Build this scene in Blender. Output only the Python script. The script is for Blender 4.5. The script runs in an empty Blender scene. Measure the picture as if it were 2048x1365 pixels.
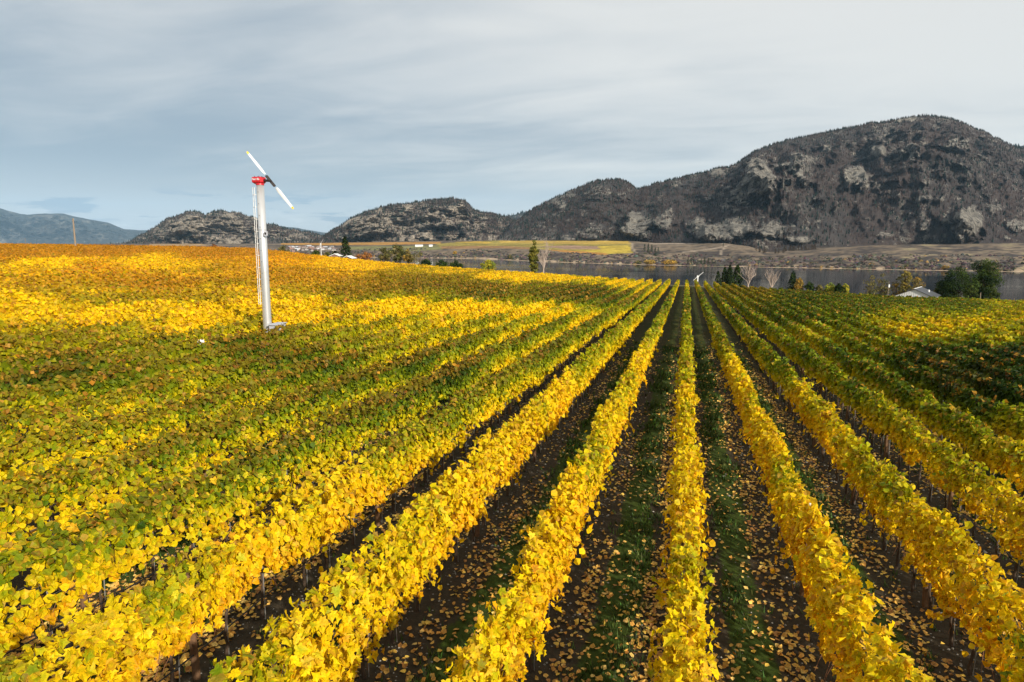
import bpy, math, random
import numpy as np
from mathutils import Vector, Matrix

rng = np.random.default_rng(7)
random.seed(7)
S = bpy.context.scene
COL = S.collection

# ------------------------------------------------------------------ camera, sky, sun, exposure
F_PX, PITCH, YAW = 1365.33, math.radians(8.4), math.radians(14.3)
CAM = np.array([-0.16, 0.0, 7.0])
cam_d = bpy.data.cameras.new('camera')
cam_d.sensor_width, cam_d.lens = 36.0, 24.0
cam_d.clip_start, cam_d.clip_end = 0.3, 60000.0
cam = bpy.data.objects.new('camera', cam_d)
COL.objects.link(cam)
cam.location = CAM
cam.rotation_euler = (math.radians(90) - PITCH, 0, YAW)
S.camera = cam

SUN_AZ, SUN_EL = math.radians(132), math.radians(25)      # clockwise from +Y (along the rows)
sun_dir = Vector((math.sin(SUN_AZ) * math.cos(SUN_EL), math.cos(SUN_AZ) * math.cos(SUN_EL), math.sin(SUN_EL)))
sun_d = bpy.data.lights.new('sun', 'SUN')
sun_d.energy, sun_d.angle, sun_d.color = 4.6, math.radians(1.2), (1.0, 0.92, 0.80)
sun = bpy.data.objects.new('sun', sun_d)
COL.objects.link(sun)
sun.location = (200, -100, 150)
sun.rotation_euler = sun_dir.to_track_quat('Z', 'Y').to_euler()

S.view_settings.view_transform = 'Standard'
S.view_settings.look = 'None'
S.view_settings.exposure = 0.6
S.view_settings.gamma = 1.0
S.view_settings.use_curve_mapping = False
S.render.engine = 'CYCLES'
S.cycles.use_denoising = True
S.cycles.max_bounces = 6
S.cycles.diffuse_bounces = 3
S.cycles.glossy_bounces = 3
S.cycles.transmission_bounces = 4
S.cycles.volume_bounces = 1
S.cycles.caustics_reflective = False
S.cycles.caustics_refractive = False


class NT:
    """tiny helper for node trees"""
    def __init__(self, tree):
        self.t = tree; tree.nodes.clear()
    def n(self, typ, **kw):
        nd = self.t.nodes.new(typ)
        for k, v in kw.items():
            setattr(nd, k, v)
        return nd
    def l(self, a, b):
        self.t.links.new(a, b)
    def put(self, sock, v):
        if isinstance(v, bpy.types.NodeSocket): self.l(v, sock)
        else: sock.default_value = v
    def math(self, op, a, b=0.0, clamp=False):
        nd = self.n('ShaderNodeMath', operation=op, use_clamp=clamp)
        self.put(nd.inputs[0], a); self.put(nd.inputs[1], b)
        return nd.outputs[0]
    def mix(self, fac, a, b, mode='MIX'):
        nd = self.n('ShaderNodeMix', data_type='RGBA', blend_type=mode)
        self.put(nd.inputs[0], fac); self.put(nd.inputs[6], a); self.put(nd.inputs[7], b)
        return nd.outputs[2]
    def noise(self, vec, scale, detail=4.0, rough=0.55, dist=0.0):
        nd = self.n('ShaderNodeTexNoise')
        if vec is not None: self.l(vec, nd.inputs['Vector'])
        nd.inputs['Scale'].default_value = scale; nd.inputs['Detail'].default_value = detail
        nd.inputs['Roughness'].default_value = rough; nd.inputs['Distortion'].default_value = dist
        return nd.outputs['Fac']
    def smooth(self, v, a, b, lo=0.0, hi=1.0):
        nd = self.n('ShaderNodeMapRange', interpolation_type='SMOOTHSTEP', clamp=True)
        self.put(nd.inputs[0], v)
        for i, x in enumerate((a, b, lo, hi)): self.put(nd.inputs[i + 1], x)
        return nd.outputs[0]
    def comb(self, x, y, z):
        nd = self.n('ShaderNodeCombineXYZ')
        for i, v in enumerate((x, y, z)): self.put(nd.inputs[i], v)
        return nd.outputs[0]


world = bpy.data.worlds.new('World')
S.world = world
world.use_nodes = True
w = NT(world.node_tree)
tc = w.n('ShaderNodeTexCoord')
sep = w.n('ShaderNodeSeparateXYZ'); w.l(tc.outputs['Generated'], sep.inputs[0])
X, Y, Z = sep.outputs
sky = w.n('ShaderNodeTexSky', sky_type='NISHITA')
sky.sun_disc = False
sky.sun_elevation, sky.sun_rotation = SUN_EL, SUN_AZ
sky.altitude = 400.0
zc = w.math('ADD', w.math('MAXIMUM', Z, 0.0), 0.10)
rx = w.math('ADD', w.math('MULTIPLY', X, math.cos(YAW)), w.math('MULTIPLY', Y, math.sin(YAW)))
ry = w.math('SUBTRACT', w.math('MULTIPLY', Y, math.cos(YAW)), w.math('MULTIPLY', X, math.sin(YAW)))
cu = w.math('DIVIDE', rx, zc); cv = w.math('DIVIDE', ry, zc)
deck = w.comb(w.math('MULTIPLY', cu, 0.45), w.math('ADD', w.math('MULTIPLY', cv, 0.8), w.math('MULTIPLY', cu, 0.18)), 3.3)
n1 = w.noise(deck, 0.55, 5.0, 0.5, 0.4)
n2 = w.noise(deck, 2.4, 6.0, 0.55, 0.5)
nn = w.math('ADD', w.math('MULTIPLY', n1, 0.60), w.math('MULTIPLY', n2, 0.40))
trend = w.math('ADD', w.math('MULTIPLY', rx, 0.34), w.math('MULTIPLY', Z, 1.1))
cl = w.math('ADD', nn, trend)
thick = w.smooth(cl, 0.44, 0.94)
cloud_col = w.mix(thick, (0.315, 0.385, 0.455, 1), (0.775, 0.775, 0.75, 1))
# paler band towards the horizon
hz = w.smooth(Z, 0.02, 0.115, 1.0, 0.0)
cloud_col = w.mix(w.math('MULTIPLY', hz, 0.62), cloud_col, (0.64, 0.67, 0.685, 1))
# scraps of low grey cloud just above the hills
az = w.math('ARCTAN2', rx, ry)
el = Z
low = w.noise(w.comb(w.math('MULTIPLY', az, 10.0), w.math('MULTIPLY', el, 62.0), 4.2), 1.0, 4.0, 0.55)
band = w.math('MULTIPLY', w.smooth(el, 0.012, 0.030), w.smooth(el, 0.05, 0.075, 1.0, 0.0))
band = w.math('MULTIPLY', band, w.smooth(az, -0.15, 0.02, 1.0, 0.0))
lowm = w.math('MULTIPLY', band, w.smooth(low, 0.52, 0.60))
cloud_col = w.mix(w.math('MULTIPLY', lowm, 0.85), cloud_col, (0.27, 0.35, 0.45, 1))
low2 = w.noise(w.comb(w.math('MULTIPLY', az, 14.0), w.math('MULTIPLY', el, 90.0), 7.1), 1.0, 4.0, 0.55)
brk = w.math('MULTIPLY', w.smooth(el, 0.0, 0.05, 1.0, 0.0), w.smooth(low2, 0.50, 0.66))
cloud_col = w.mix(w.math('MULTIPLY', brk, 0.75), cloud_col, (0.80, 0.84, 0.86, 1))
bg_sky = w.n('ShaderNodeBackground'); w.l(sky.outputs[0], bg_sky.inputs[0]); bg_sky.inputs[1].default_value = 0.066
bg_cl = w.n('ShaderNodeBackground'); w.l(cloud_col, bg_cl.inputs[0]); bg_cl.inputs[1].default_value = 0.72
mx = w.n('ShaderNodeMixShader'); mx.inputs[0].default_value = 0.90
w.l(bg_sky.outputs[0], mx.inputs[1]); w.l(bg_cl.outputs[0], mx.inputs[2])
wo = w.n('ShaderNodeOutputWorld'); w.l(mx.outputs[0], wo.inputs[0])

# ------------------------------------------------------------------ helpers
F2 = np.array([-math.sin(YAW), math.cos(YAW), 0.0])
R3 = np.array([math.cos(YAW), math.sin(YAW), 0.0])
FW = F2 * math.cos(PITCH) + np.array([0, 0, -math.sin(PITCH)])
UP = F2 * math.sin(PITCH) + np.array([0, 0, math.cos(PITCH)])


def project(P):
    r = np.asarray(P, float) - CAM
    zc_ = np.maximum(r @ FW, 0.05)
    return 1024 + F_PX * (r @ R3) / zc_, 682.5 - F_PX * (r @ UP) / zc_


def ray(px, py):
    px, py = np.broadcast_arrays(np.asarray(px, float), np.asarray(py, float))
    return FW + np.multiply.outer((px - 1024) / F_PX, R3) + np.multiply.outer((682.5 - py) / F_PX, UP)


def at(px, py, d):
    """world point seen at photo pixel (px,py) at horizontal distance d ahead of the camera"""
    v = ray(px, py)
    t = np.asarray(d, float) / (v @ F2)
    return CAM + v * t[..., None]


def hash3(i, j, k, seed):
    h = (i.astype(np.int64) * 374761393 + j.astype(np.int64) * 668265263 + k.astype(np.int64) * 2147483647 + seed * 1274126177) & 0xFFFFFFFF
    h = ((h ^ (h >> 13)) * 1274126177) & 0xFFFFFFFF
    h = h ^ (h >> 16)
    return (h & 0xFFFFFF) / float(0x1000000)


def vnoise(x, y, seed=0):
    x = np.asarray(x, float); y = np.asarray(y, float)
    i = np.floor(x); j = np.floor(y)
    fx = x - i; fy = y - j
    fx = fx * fx * (3 - 2 * fx); fy = fy * fy * (3 - 2 * fy)
    k = np.zeros_like(i)
    a = hash3(i, j, k, seed); b = hash3(i + 1, j, k, seed)
    c = hash3(i, j + 1, k, seed); d = hash3(i + 1, j + 1, k, seed)
    return (a * (1 - fx) + b * fx) * (1 - fy) + (c * (1 - fx) + d * fx) * fy


def fbm(x, y, seed=0, octv=5, gain=0.5):
    s = 0; amp = 1.0; tot = 0
    for o in range(octv):
        s = s + amp * vnoise(x * 2 ** o + 17.3 * o, y * 2 ** o - 9.1 * o, seed + o)
        tot += amp; amp *= gain
    return s / tot


def ridged(x, y, seed=0, octv=5, gain=0.5):
    s = 0; amp = 1.0; tot = 0
    for o in range(octv):
        s = s + amp * (1 - np.abs(2 * vnoise(x * 2 ** o + 5.3 * o, y * 2 ** o + 3.1 * o, seed + o) - 1))
        tot += amp; amp *= gain
    return s / tot


def sstep(a, b, x):
    t = np.clip((x - a) / (b - a), 0, 1)
    return t * t * (3 - 2 * t)


def new_mesh(name, verts, faces, mat=None, col=None, smooth=False, mat_idx=None):
    """faces: (M,n) int array or list of such arrays"""
    me = bpy.data.meshes.new(name)
    verts = np.asarray(verts, np.float32)
    if isinstance(faces, np.ndarray): faces = [faces]
    faces = [np.asarray(f, np.int32) for f in faces if len(f)]
    me.vertices.add(len(verts)); me.vertices.foreach_set('co', verts.ravel())
    nl = sum(f.size for f in faces); nf = sum(len(f) for f in faces)
    me.loops.add(nl); me.polygons.add(nf)
    me.loops.foreach_set('vertex_index', np.concatenate([f.ravel() for f in faces]))
    tot = np.concatenate([np.full(len(f), f.shape[1], np.int32) for f in faces])
    start = np.concatenate([[0], np.cumsum(tot)[:-1]]).astype(np.int32)
    me.polygons.foreach_set('loop_start', start)
    me.polygons.foreach_set('loop_total', tot)
    me.polygons.foreach_set('use_smooth', np.full(nf, bool(smooth)))
    for m in (mat if isinstance(mat, (list, tuple)) else [mat]):
        if m: me.materials.append(m)
    if mat_idx is not None: me.polygons.foreach_set('material_index', np.asarray(mat_idx, np.int32))
    if col is not None:
        c = np.ones((len(verts), 4), np.float32); c[:, :3] = col
        a = me.color_attributes.new('Col', 'FLOAT_COLOR', 'POINT')
        a.data.foreach_set('color', c.ravel())
    me.update(calc_edges=True)
    return me


def obj(name, me, parent=None, loc=None):
    o = bpy.data.objects.new(name, me)
    COL.objects.link(o)
    if parent is not None: o.parent = parent
    if loc is not None: o.location = loc
    return o


def thing(name, label, cat, loc=(0, 0, 0), rz=0.0, group=None, me=None):
    o = bpy.data.objects.new(name, me)
    COL.objects.link(o)
    o.location = loc; o.rotation_euler = (0, 0, rz)
    o['label'] = label; o['category'] = cat
    if group: o['group'] = group
    return o


class MB:
    """collects simple solids into one mesh"""
    def __init__(s): s.v = []; s.f = {}; s.n = 0; s.c = []
    def add(s, v, faces, col=None):
        v = np.asarray(v, float)
        s.v.append(v)
        for fc in faces: s.f.setdefault(len(fc), []).append([i + s.n for i in fc])
        s.n += len(v)
        if col is not None: s.c.append(np.tile(np.asarray(col, float), (len(v), 1)))
        return s
    def box(s, c, size, rz=0.0, col=None):
        x, y, z = [q / 2 for q in size]
        v = np.array([(-x, -y, -z), (x, -y, -z), (x, y, -z), (-x, y, -z), (-x, -y, z), (x, -y, z), (x, y, z), (-x, y, z)])
        ca, sa = math.cos(rz), math.sin(rz)
        v = v @ np.array([[ca, sa, 0], [-sa, ca, 0], [0, 0, 1]]) + np.asarray(c)
        return s.add(v, [(0, 3, 2, 1), (4, 5, 6, 7), (0, 1, 5, 4), (1, 2, 6, 5), (2, 3, 7, 6), (3, 0, 4, 7)], col)
    def tube(s, pts, rad, n=6, col=None, caps=True):
        pts = np.asarray(pts, float)
        rad = np.broadcast_to(np.asarray(rad, float), (len(pts),))
        rings = []
        for i, p in enumerate(pts):
            d = pts[min(i + 1, len(pts) - 1)] - pts[max(i - 1, 0)]
            d = d / (np.linalg.norm(d) + 1e-9)
            a = np.cross(d, (0, 0, 1) if abs(d[2]) < 0.9 else (1, 0, 0)); a /= np.linalg.norm(a)
            b = np.cross(d, a)
            t = np.arange(n) * 2 * math.pi / n
            rings.append(p + rad[i] * (np.outer(np.cos(t), a) + np.outer(np.sin(t), b)))
        v = np.concatenate(rings); fc = []
        for i in range(len(pts) - 1):
            for j in range(n):
                k = (j + 1) % n
                fc.append((i * n + j, (i + 1) * n + j, (i + 1) * n + k, i * n + k))
        if caps:
            fc.append(tuple(range(n))); fc.append(tuple(range((len(pts) - 1) * n + n - 1, (len(pts) - 1) * n - 1, -1)))
        return s.add(v, fc, col)
    def mesh(s, name, mat, smooth=False):
        me = new_mesh(name, np.concatenate(s.v), [np.array(q) for q in s.f.values()], mat, np.concatenate(s.c) if s.c else None, smooth)
        return me
    def build(s, name, mat, parent=None, smooth=False, loc=None):
        return obj(name, s.mesh(name, mat, smooth), parent, loc)


# ------------------------------------------------------------------ materials
def material(name):
    m = bpy.data.materials.new(name); m.use_nodes = True
    return m, NT(m.node_tree)


def principled(nt, col, rough=0.7, metal=0.0, spec=0.4, bump=None, strength=0.3, dist=0.02):
    p = nt.n('ShaderNodeBsdfPrincipled')
    nt.put(p.inputs['Base Color'], col); nt.put(p.inputs['Roughness'], rough); nt.put(p.inputs['Metallic'], metal)
    p.inputs['Specular IOR Level'].default_value = spec
    if bump is not None:
        b = nt.n('ShaderNodeBump'); b.inputs['Strength'].default_value = strength; b.inputs['Distance'].default_value = dist
        nt.l(bump, b.inputs['Height']); nt.l(b.outputs[0], p.inputs['Normal'])
    return p


def out(nt, sh):
    o = nt.n('ShaderNodeOutputMaterial'); nt.l(sh, o.inputs[0])


def simple(name, c, rough=0.6, metal=0.0, vary=0.25, scale=8.0, spec=0.4):
    m, nt = material(name)
    g = nt.n('ShaderNodeNewGeometry')
    n_ = nt.noise(g.outputs['Position'], scale, 5.0)
    d = tuple(x * (1 - vary) for x in c) + (1,); e = tuple(min(1, x * (1 + vary)) for x in c) + (1,)
    p = principled(nt, nt.mix(n_, d, e), rough, metal, spec, n_, 0.15, 0.01)
    out(nt, p.outputs[0]); return m


def leaf_material(name, trans=0.38, rough=0.5, spec=0.3, grain=0.22):
    m, nt = material(name)
    at_ = nt.n('ShaderNodeAttribute', attribute_name='Col')
    g = nt.n('ShaderNodeNewGeometry')
    n_ = nt.noise(g.outputs['Position'], 38.0, 3.0)
    f = nt.smooth(n_, 0.25, 0.75, 1.0 - grain, 1.0 + grain)
    c = nt.mix(1.0, at_.outputs['Color'], nt.comb(f, f, f), 'MULTIPLY')
    p = principled(nt, c, rough, 0.0, spec)
    t = nt.n('ShaderNodeBsdfTranslucent'); nt.l(c, t.inputs[0])
    mx_ = nt.n('ShaderNodeMixShader'); mx_.inputs[0].default_value = trans
    nt.l(p.outputs[0], mx_.inputs[1]); nt.l(t.outputs[0], mx_.inputs[2])
    out(nt, mx_.outputs[0]); return m


def vcol_material(name, rough=0.9, scale=0.05, vary=0.35, spec=0.1):
    m, nt = material(name)
    at_ = nt.n('ShaderNodeAttribute', attribute_name='Col')
    g = nt.n('ShaderNodeNewGeometry')
    n_ = nt.noise(g.outputs['Position'], scale, 6.0, 0.65)
    f = nt.smooth(n_, 0.3, 0.7, 1.0 - vary, 1.0 + vary)
    c = nt.mix(1.0, at_.outputs['Color'], nt.comb(f, f, f), 'MULTIPLY')
    p = principled(nt, c, rough, 0.0, spec)
    out(nt, p.outputs[0]); return m


M_LEAF = leaf_material('vine_leaf', spec=0.12)
M_DRY = leaf_material('dry_leaf', trans=0.12, rough=0.6)
M_CROWN = leaf_material('tree_leaf', trans=0.25, rough=0.7, grain=0.3, spec=0.06)
M_GRASS = leaf_material('grass_blade', trans=0.25, rough=0.6)
M_FOREST = vcol_material('forest', scale=0.08)
M_BARK = simple('bark', (0.075, 0.052, 0.036), 0.9, 0, 0.45, 25.0, 0.1)
M_POST = simple('weathered_post', (0.15, 0.085, 0.045), 0.85, 0, 0.4, 18.0, 0.15)
M_STAKE = simple('steel_stake', (0.34, 0.33, 0.31), 0.5, 0.5, 0.25, 30.0)
M_HOSE = simple('black_hose', (0.012, 0.012, 0.013), 0.45, 0, 0.1, 30.0)
M_WIRE = simple('wire', (0.33, 0.33, 0.33), 0.4, 0.8, 0.1, 30.0)
M_CANE = simple('cane', (0.20, 0.09, 0.045), 0.8, 0, 0.35, 20.0, 0.15)
M_WHITE = simple('white_paint', (0.68, 0.68, 0.66), 0.4, 0, 0.05, 3.0)
M_GALV = simple('galvanised_tower', (0.60, 0.60, 0.59), 0.34, 0.6, 0.07, 2.5, 0.5)
M_RED = simple('red_paint', (0.48, 0.012, 0.02), 0.35, 0, 0.12, 4.0, 0.5)
M_YEL = simple('yellow_paint', (0.78, 0.52, 0.02), 0.45, 0, 0.08, 5.0)
M_DARK = simple('dark_steel', (0.035, 0.03, 0.028), 0.55, 0.3, 0.2, 12.0)
M_ROOFGREY = simple('grey_roof', (0.045, 0.048, 0.054), 0.6, 0.0, 0.2, 1.2)
M_LIDGREY = simple('grey_lid', (0.42, 0.43, 0.47), 0.5, 0.1, 0.1, 3.0)
M_POLE = simple('pole_wood', (0.24, 0.19, 0.14), 0.9, 0, 0.25, 5.0, 0.1)
M_PALEBARK = simple('pale_bark', (0.36, 0.29, 0.24), 0.8, 0, 0.3, 3.0, 0.15)
M_BROWNROOF = simple('brown_roof', (0.20, 0.12, 0.10), 0.8, 0, 0.25, 1.0, 0.1)
M_GLASS = simple('window_glass', (0.03, 0.035, 0.04), 0.15, 0, 0.1, 1.0)

# ------------------------------------------------------------------ terrain: the vineyard slope
Y_END = 205.0
LAKE_Z = -33.0
ROW = 2.5
CREST = np.array([(-200, 486), (0, 487), (150, 489), (250, 490), (380, 492), (500, 495), (560, 501), (620, 508), (700, 517), (800, 526),
                  (950, 537), (1100, 547), (1250, 557), (1373, 560), (1450, 566), (1500, 573), (1650, 583), (1800, 592.5),
                  (1860, 594), (2048, 600), (2300, 612)], float)


def plane_z(x, y):
    lat = np.where(x < 0, -0.055 * x, -0.045 * x)
    return -0.034 * y + lat


v_ = ray(CREST[:, 0], CREST[:, 1])
t_ = Y_END / v_[:, 1]
cx_ = v_[:, 0] * t_
cz_ = 7.0 + v_[:, 2] * t_ - 1.95
CR_T = cx_ / Y_END
CR_D = cz_ - plane_z(cx_, np.full_like(cx_, Y_END))


def ground_z(x, y):
    x = np.asarray(x, float); y = np.asarray(y, float)
    yy = np.clip(y, 0.0, Y_END)
    tan = np.where(y > 1.0, x / np.maximum(yy, 1.0), np.sign(x) * 2)
    d = np.interp(tan, CR_T, CR_D)
    z = plane_z(x, np.clip(y, -60, Y_END)) + d * (yy / Y_END) ** 2
    z = z + 0.05 * (vnoise(x * 0.6, y * 0.25, 91) - 0.5)
    over = np.maximum(y - Y_END - 5, 0)
    z = z - 0.05 * over - 0.0011 * over ** 2
    return np.maximum(z, LAKE_Z - 3.0)


# ground sheet --------------------------------------------------
def soil_material():
    m, nt = material('vineyard_soil')
    g = nt.n('ShaderNodeNewGeometry'); pos = g.outputs['Position']
    sp = nt.n('ShaderNodeSeparateXYZ'); nt.l(pos, sp.inputs[0])
    wob = nt.noise(pos, 0.35, 3.0)
    xs = nt.math('ADD', sp.outputs[0], nt.math('MULTIPLY', nt.math('SUBTRACT', wob, 0.5), 0.5))
    ph = nt.math('ABSOLUTE', nt.math('SUBTRACT', nt.math('FRACT', nt.math('ADD', nt.math('DIVIDE', xs, ROW), 0.5)), 0.5))  # 0 at a row, .5 mid lane
    fine = nt.noise(pos, 9.0, 8.0, 0.7)
    grit = nt.noise(pos, 60.0, 4.0, 0.7)
    patch = nt.noise(pos, 0.9, 5.0, 0.6)
    soil = nt.mix(fine, (0.012, 0.010, 0.006, 1), (0.085, 0.066, 0.042, 1))
    soil = nt.mix(nt.smooth(grit, 0.62, 0.72), soil, (0.20, 0.17, 0.14, 1))
    green = nt.mix(fine, (0.014, 0.026, 0.004, 1), (0.060, 0.088, 0.014, 1))
    gm = nt.math('ADD', nt.math('ADD', nt.smooth(ph, 0.24, 0.40), nt.math('MULTIPLY', nt.math('SUBTRACT', patch, 0.5), 1.5)), nt.math('MULTIPLY', nt.math('SUBTRACT', fine, 0.5), 1.2))
    gm = nt.math('MULTIPLY', nt.smooth(gm, 0.45, 0.95), nt.smooth(ph, 0.10, 0.24))
    c = nt.mix(gm, soil, green)
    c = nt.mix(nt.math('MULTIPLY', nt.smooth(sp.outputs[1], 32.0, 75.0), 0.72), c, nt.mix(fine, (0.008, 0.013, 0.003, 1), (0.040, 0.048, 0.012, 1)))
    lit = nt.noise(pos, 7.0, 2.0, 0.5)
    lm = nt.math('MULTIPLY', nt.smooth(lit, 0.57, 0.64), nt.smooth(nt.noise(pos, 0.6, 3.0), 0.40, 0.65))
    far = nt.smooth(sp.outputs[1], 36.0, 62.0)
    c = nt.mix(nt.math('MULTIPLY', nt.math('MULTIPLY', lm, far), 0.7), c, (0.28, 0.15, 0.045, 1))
    bank = nt.smooth(sp.outputs[1], Y_END + 1.0, Y_END + 6.0)
    dry = nt.mix(nt.noise(pos, 0.4, 6.0, 0.65), (0.06, 0.055, 0.025, 1), (0.24, 0.19, 0.10, 1))
    c = nt.mix(bank, c, dry)
    h = nt.math('ADD', nt.math('MULTIPLY', fine, 0.7), nt.math('MULTIPLY', grit, 0.3))
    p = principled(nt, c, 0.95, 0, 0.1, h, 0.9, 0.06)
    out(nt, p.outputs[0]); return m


gx = np.unique(np.concatenate([np.linspace(-6000, -700, 8), np.linspace(-700, -40, 70), np.linspace(-40, 40, 100), np.linspace(40, 300, 50), np.linspace(300, 6000, 8)]))
gy = np.unique(np.concatenate([np.linspace(-400, -20, 12), np.linspace(-20, 60, 70), np.linspace(60, 215, 90), np.linspace(215, 460, 60), np.linspace(460, 14000, 12)]))
GX, GY = np.meshgrid(gx, gy)
GZ = ground_z(GX, GY)
nx, ny = len(gx), len(gy)
idx = np.arange(nx * ny).reshape(ny, nx)
fq = np.stack([idx[:-1, :-1], idx[:-1, 1:], idx[1:, 1:], idx[1:, :-1]], -1).reshape(-1, 4)
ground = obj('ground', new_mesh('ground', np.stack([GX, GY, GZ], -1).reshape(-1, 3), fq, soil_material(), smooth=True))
ground['kind'] = 'structure'

# lake ----------------------------------------------------------
m, nt = material('lake_water')
g = nt.n('ShaderNodeNewGeometry')
mp = nt.n('ShaderNodeMapping'); nt.l(g.outputs['Position'], mp.inputs[0]); mp.inputs['Scale'].default_value = (0.10, 0.32, 1)
rip = nt.noise(mp.outputs[0], 1.0, 4.0, 0.5)
big = nt.noise(mp.outputs[0], 0.05, 3.0)
p = principled(nt, (0.020, 0.024, 0.028, 1), nt.smooth(big, 0.4, 0.6, 0.05, 0.10), 0, 0.5, rip, 0.05, 0.25)
out(nt, p.outputs[0])
lk = obj('lake', new_mesh('lake', [(-5000, 200, LAKE_Z), (5000, 200, LAKE_Z), (5000, 6000, LAKE_Z), (-5000, 6000, LAKE_Z)], np.array([[0, 1, 2, 3]]), m))
lk['kind'] = 'structure'

# far shore -----------------------------------------------------
SH = np.array([(-600, 512), (600, 515), (876, 517), (950, 518), (1100, 525), (1300, 531), (1500, 535), (1700, 539), (1800, 541), (2048, 545), (2500, 552)], float)
BK = np.array([(-600, 503), (600, 506), (800, 503), (876, 504), (950, 502), (1100, 506), (1260, 510), (1300, 515), (1400, 522), (1500, 522), (1600, 521), (1700, 520), (1850, 522), (2048, 528), (2500, 532)], float)
BS = np.array([(-600, 489), (270, 489), (480, 489), (640, 487), (860, 483), (1000, 481.5), (1255, 482.5), (1300, 486), (1440, 487), (1490, 494), (1530, 504), (1600, 498), (1700, 491.5), (1850, 489), (2048, 487), (2500, 486)], float)
BS_D = np.array([(-600, 2600), (600, 2500), (900, 2100), (1260, 1850), (1500, 1500), (1700, 1600), (2048, 1650), (2500, 1700)], float)


def ip(t, x): return np.interp(x, t[:, 0], t[:, 1])


def lake_d(px, py):
    v = ray(px, py); t = (LAKE_Z - 7.0) / v[..., 2]
    return t * (v @ F2)


def shore_profile(px, s):
    """s in 0..3: 0 under water, 1 shore, 2 bank top, 3 mountain foot -> d,z"""
    d1 = lake_d(px, ip(SH, px)); d2 = d1 + 130 + 60 * vnoise(px / 60.0, px * 0, 5); d3 = np.maximum(ip(BS_D, px), d2 + 150)
    z2 = at(px, ip(BK, px), d2)[..., 2]; z3 = at(px, ip(BS, px), d3)[..., 2]
    d = np.where(s < 1, d1 - 60 * (1 - s), np.where(s < 2, d1 + (d2 - d1) * (s - 1), np.where(s < 3, d2 + (d3 - d2) * (s - 2), d3 + 400 * (s - 3))))
    z = np.where(s < 1, LAKE_Z - 6 * (1 - s), np.where(s < 2, LAKE_Z + (z2 - LAKE_Z) * sstep(0, 1, (s - 1)) ** 0.8, np.where(s < 3, z2 + (z3 - z2) * (s - 2), z3)))
    return d, z


def col_at(px, d, z):
    """point at lateral pixel column px (measured on the horizon) and distance d, height z"""
    u = (px - 1024) / F_PX / math.cos(PITCH)
    P = CAM + np.multiply.outer(d, F2) + (d * u)[..., None] * R3
    P[..., 2] = z
    return P


fpx = np.arange(-300, 2400, 4.6)
fs = np.unique(np.concatenate([np.linspace(0, 1, 4), np.linspace(1, 2, 34), np.linspace(2, 3, 60), np.linspace(3, 4, 5)]))
PX, SS = np.meshgrid(fpx, fs)
D_, Z_ = shore_profile(PX, SS)
relief = (fbm(PX / 24, D_ / 70, 31, 5) - 0.5) * sstep(1.05, 1.3, SS) * (6.5 * (1 - sstep(2.0, 2.25, SS)) + 2.2)
Z_ = Z_ + relief
FP = col_at(PX, D_, Z_)
qx, qy = project(FP.reshape(-1, 3)); qx = qx.reshape(PX.shape); qy = qy.reshape(PX.shape)


def inside(poly, x, y):
    r = np.zeros(x.shape, bool); n = len(poly)
    for i in range(n):
        x1, y1 = poly[i]; x2, y2 = poly[(i + 1) % n]
        c = ((y1 > y) != (y2 > y)) & (x < (x2 - x1) * (y - y1) / (y2 - y1 + 1e-12) + x1)
        r ^= c
    return r


n_a = fbm(PX / 40, D_ / 60, 3, 5); n_b = fbm(PX / 9, D_ / 18, 13, 4)
fc = np.empty(PX.shape + (3,))
dryg, dark, tan_ = np.array((0.165, 0.125, 0.085)), np.array((0.045, 0.036, 0.032)), np.array((0.36, 0.27, 0.18))
k = sstep(0.36, 0.62, 0.55 * n_a + 0.45 * n_b)[..., None]
fc[:] = dark * (1 - k) + dryg * k
k2 = (sstep(0.60, 0.72, n_a) * sstep(1700, 1800, PX))[..., None]
fc = fc * (1 - k2 * 0.7) + np.array((0.24, 0.20, 0.11)) * k2 * 0.7
FIELDS = [
    ([(560, 486), (640, 486.5), (760, 485), (880, 484), (880, 488), (760, 490.5), (640, 491), (560, 490)], (0.42, 0.22, 0.05)),
    ([(690, 493), (880, 491), (885, 499), (830, 503), (700, 500)], (0.20, 0.19, 0.075)),
    ([(872, 488), (930, 484), (1000, 481), (1256, 482), (1264, 497), (1264, 506), (1212, 510), (1130, 504), (1080, 499), (1000, 496.5), (880, 495)], (0.29, 0.23, 0.05)),
    ([(905, 484.5), (960, 483), (985, 485.5), (975, 487.5), (940, 486)], (0.55, 0.36, 0.05)),
    ([(1000, 481), (1256, 482), (1262, 488), (1180, 489), (1060, 487), (1000, 486)], (0.46, 0.31, 0.06)),
    ([(880, 493), (1000, 492), (1060, 495), (1060, 499), (1000, 497), (880, 498)], (0.30, 0.17, 0.07)),
    ([(1080, 493), (1140, 491), (1215, 494), (1200, 499), (1130, 499)], (0.31, 0.20, 0.13)),
    ([(1195, 493), (1258, 491), (1264, 506), (1212, 508), (1140, 502), (1200, 499)], (0.52, 0.38, 0.05)),
    ([(1085, 499), (1150, 502), (1215, 507), (1212, 511), (1130, 505)], (0.46, 0.23, 0.05)),
    ([(300, 486), (400, 488), (420, 492), (300, 493)], (0.36, 0.24, 0.12)),
]
for poly, c in FIELDS:
    ms = inside(poly, qx, qy)
    fc[ms] = np.array(c) * (0.34 + 0.85 * fbm(PX / 30, D_ / 22, 23, 4)[ms][:, None])
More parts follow.
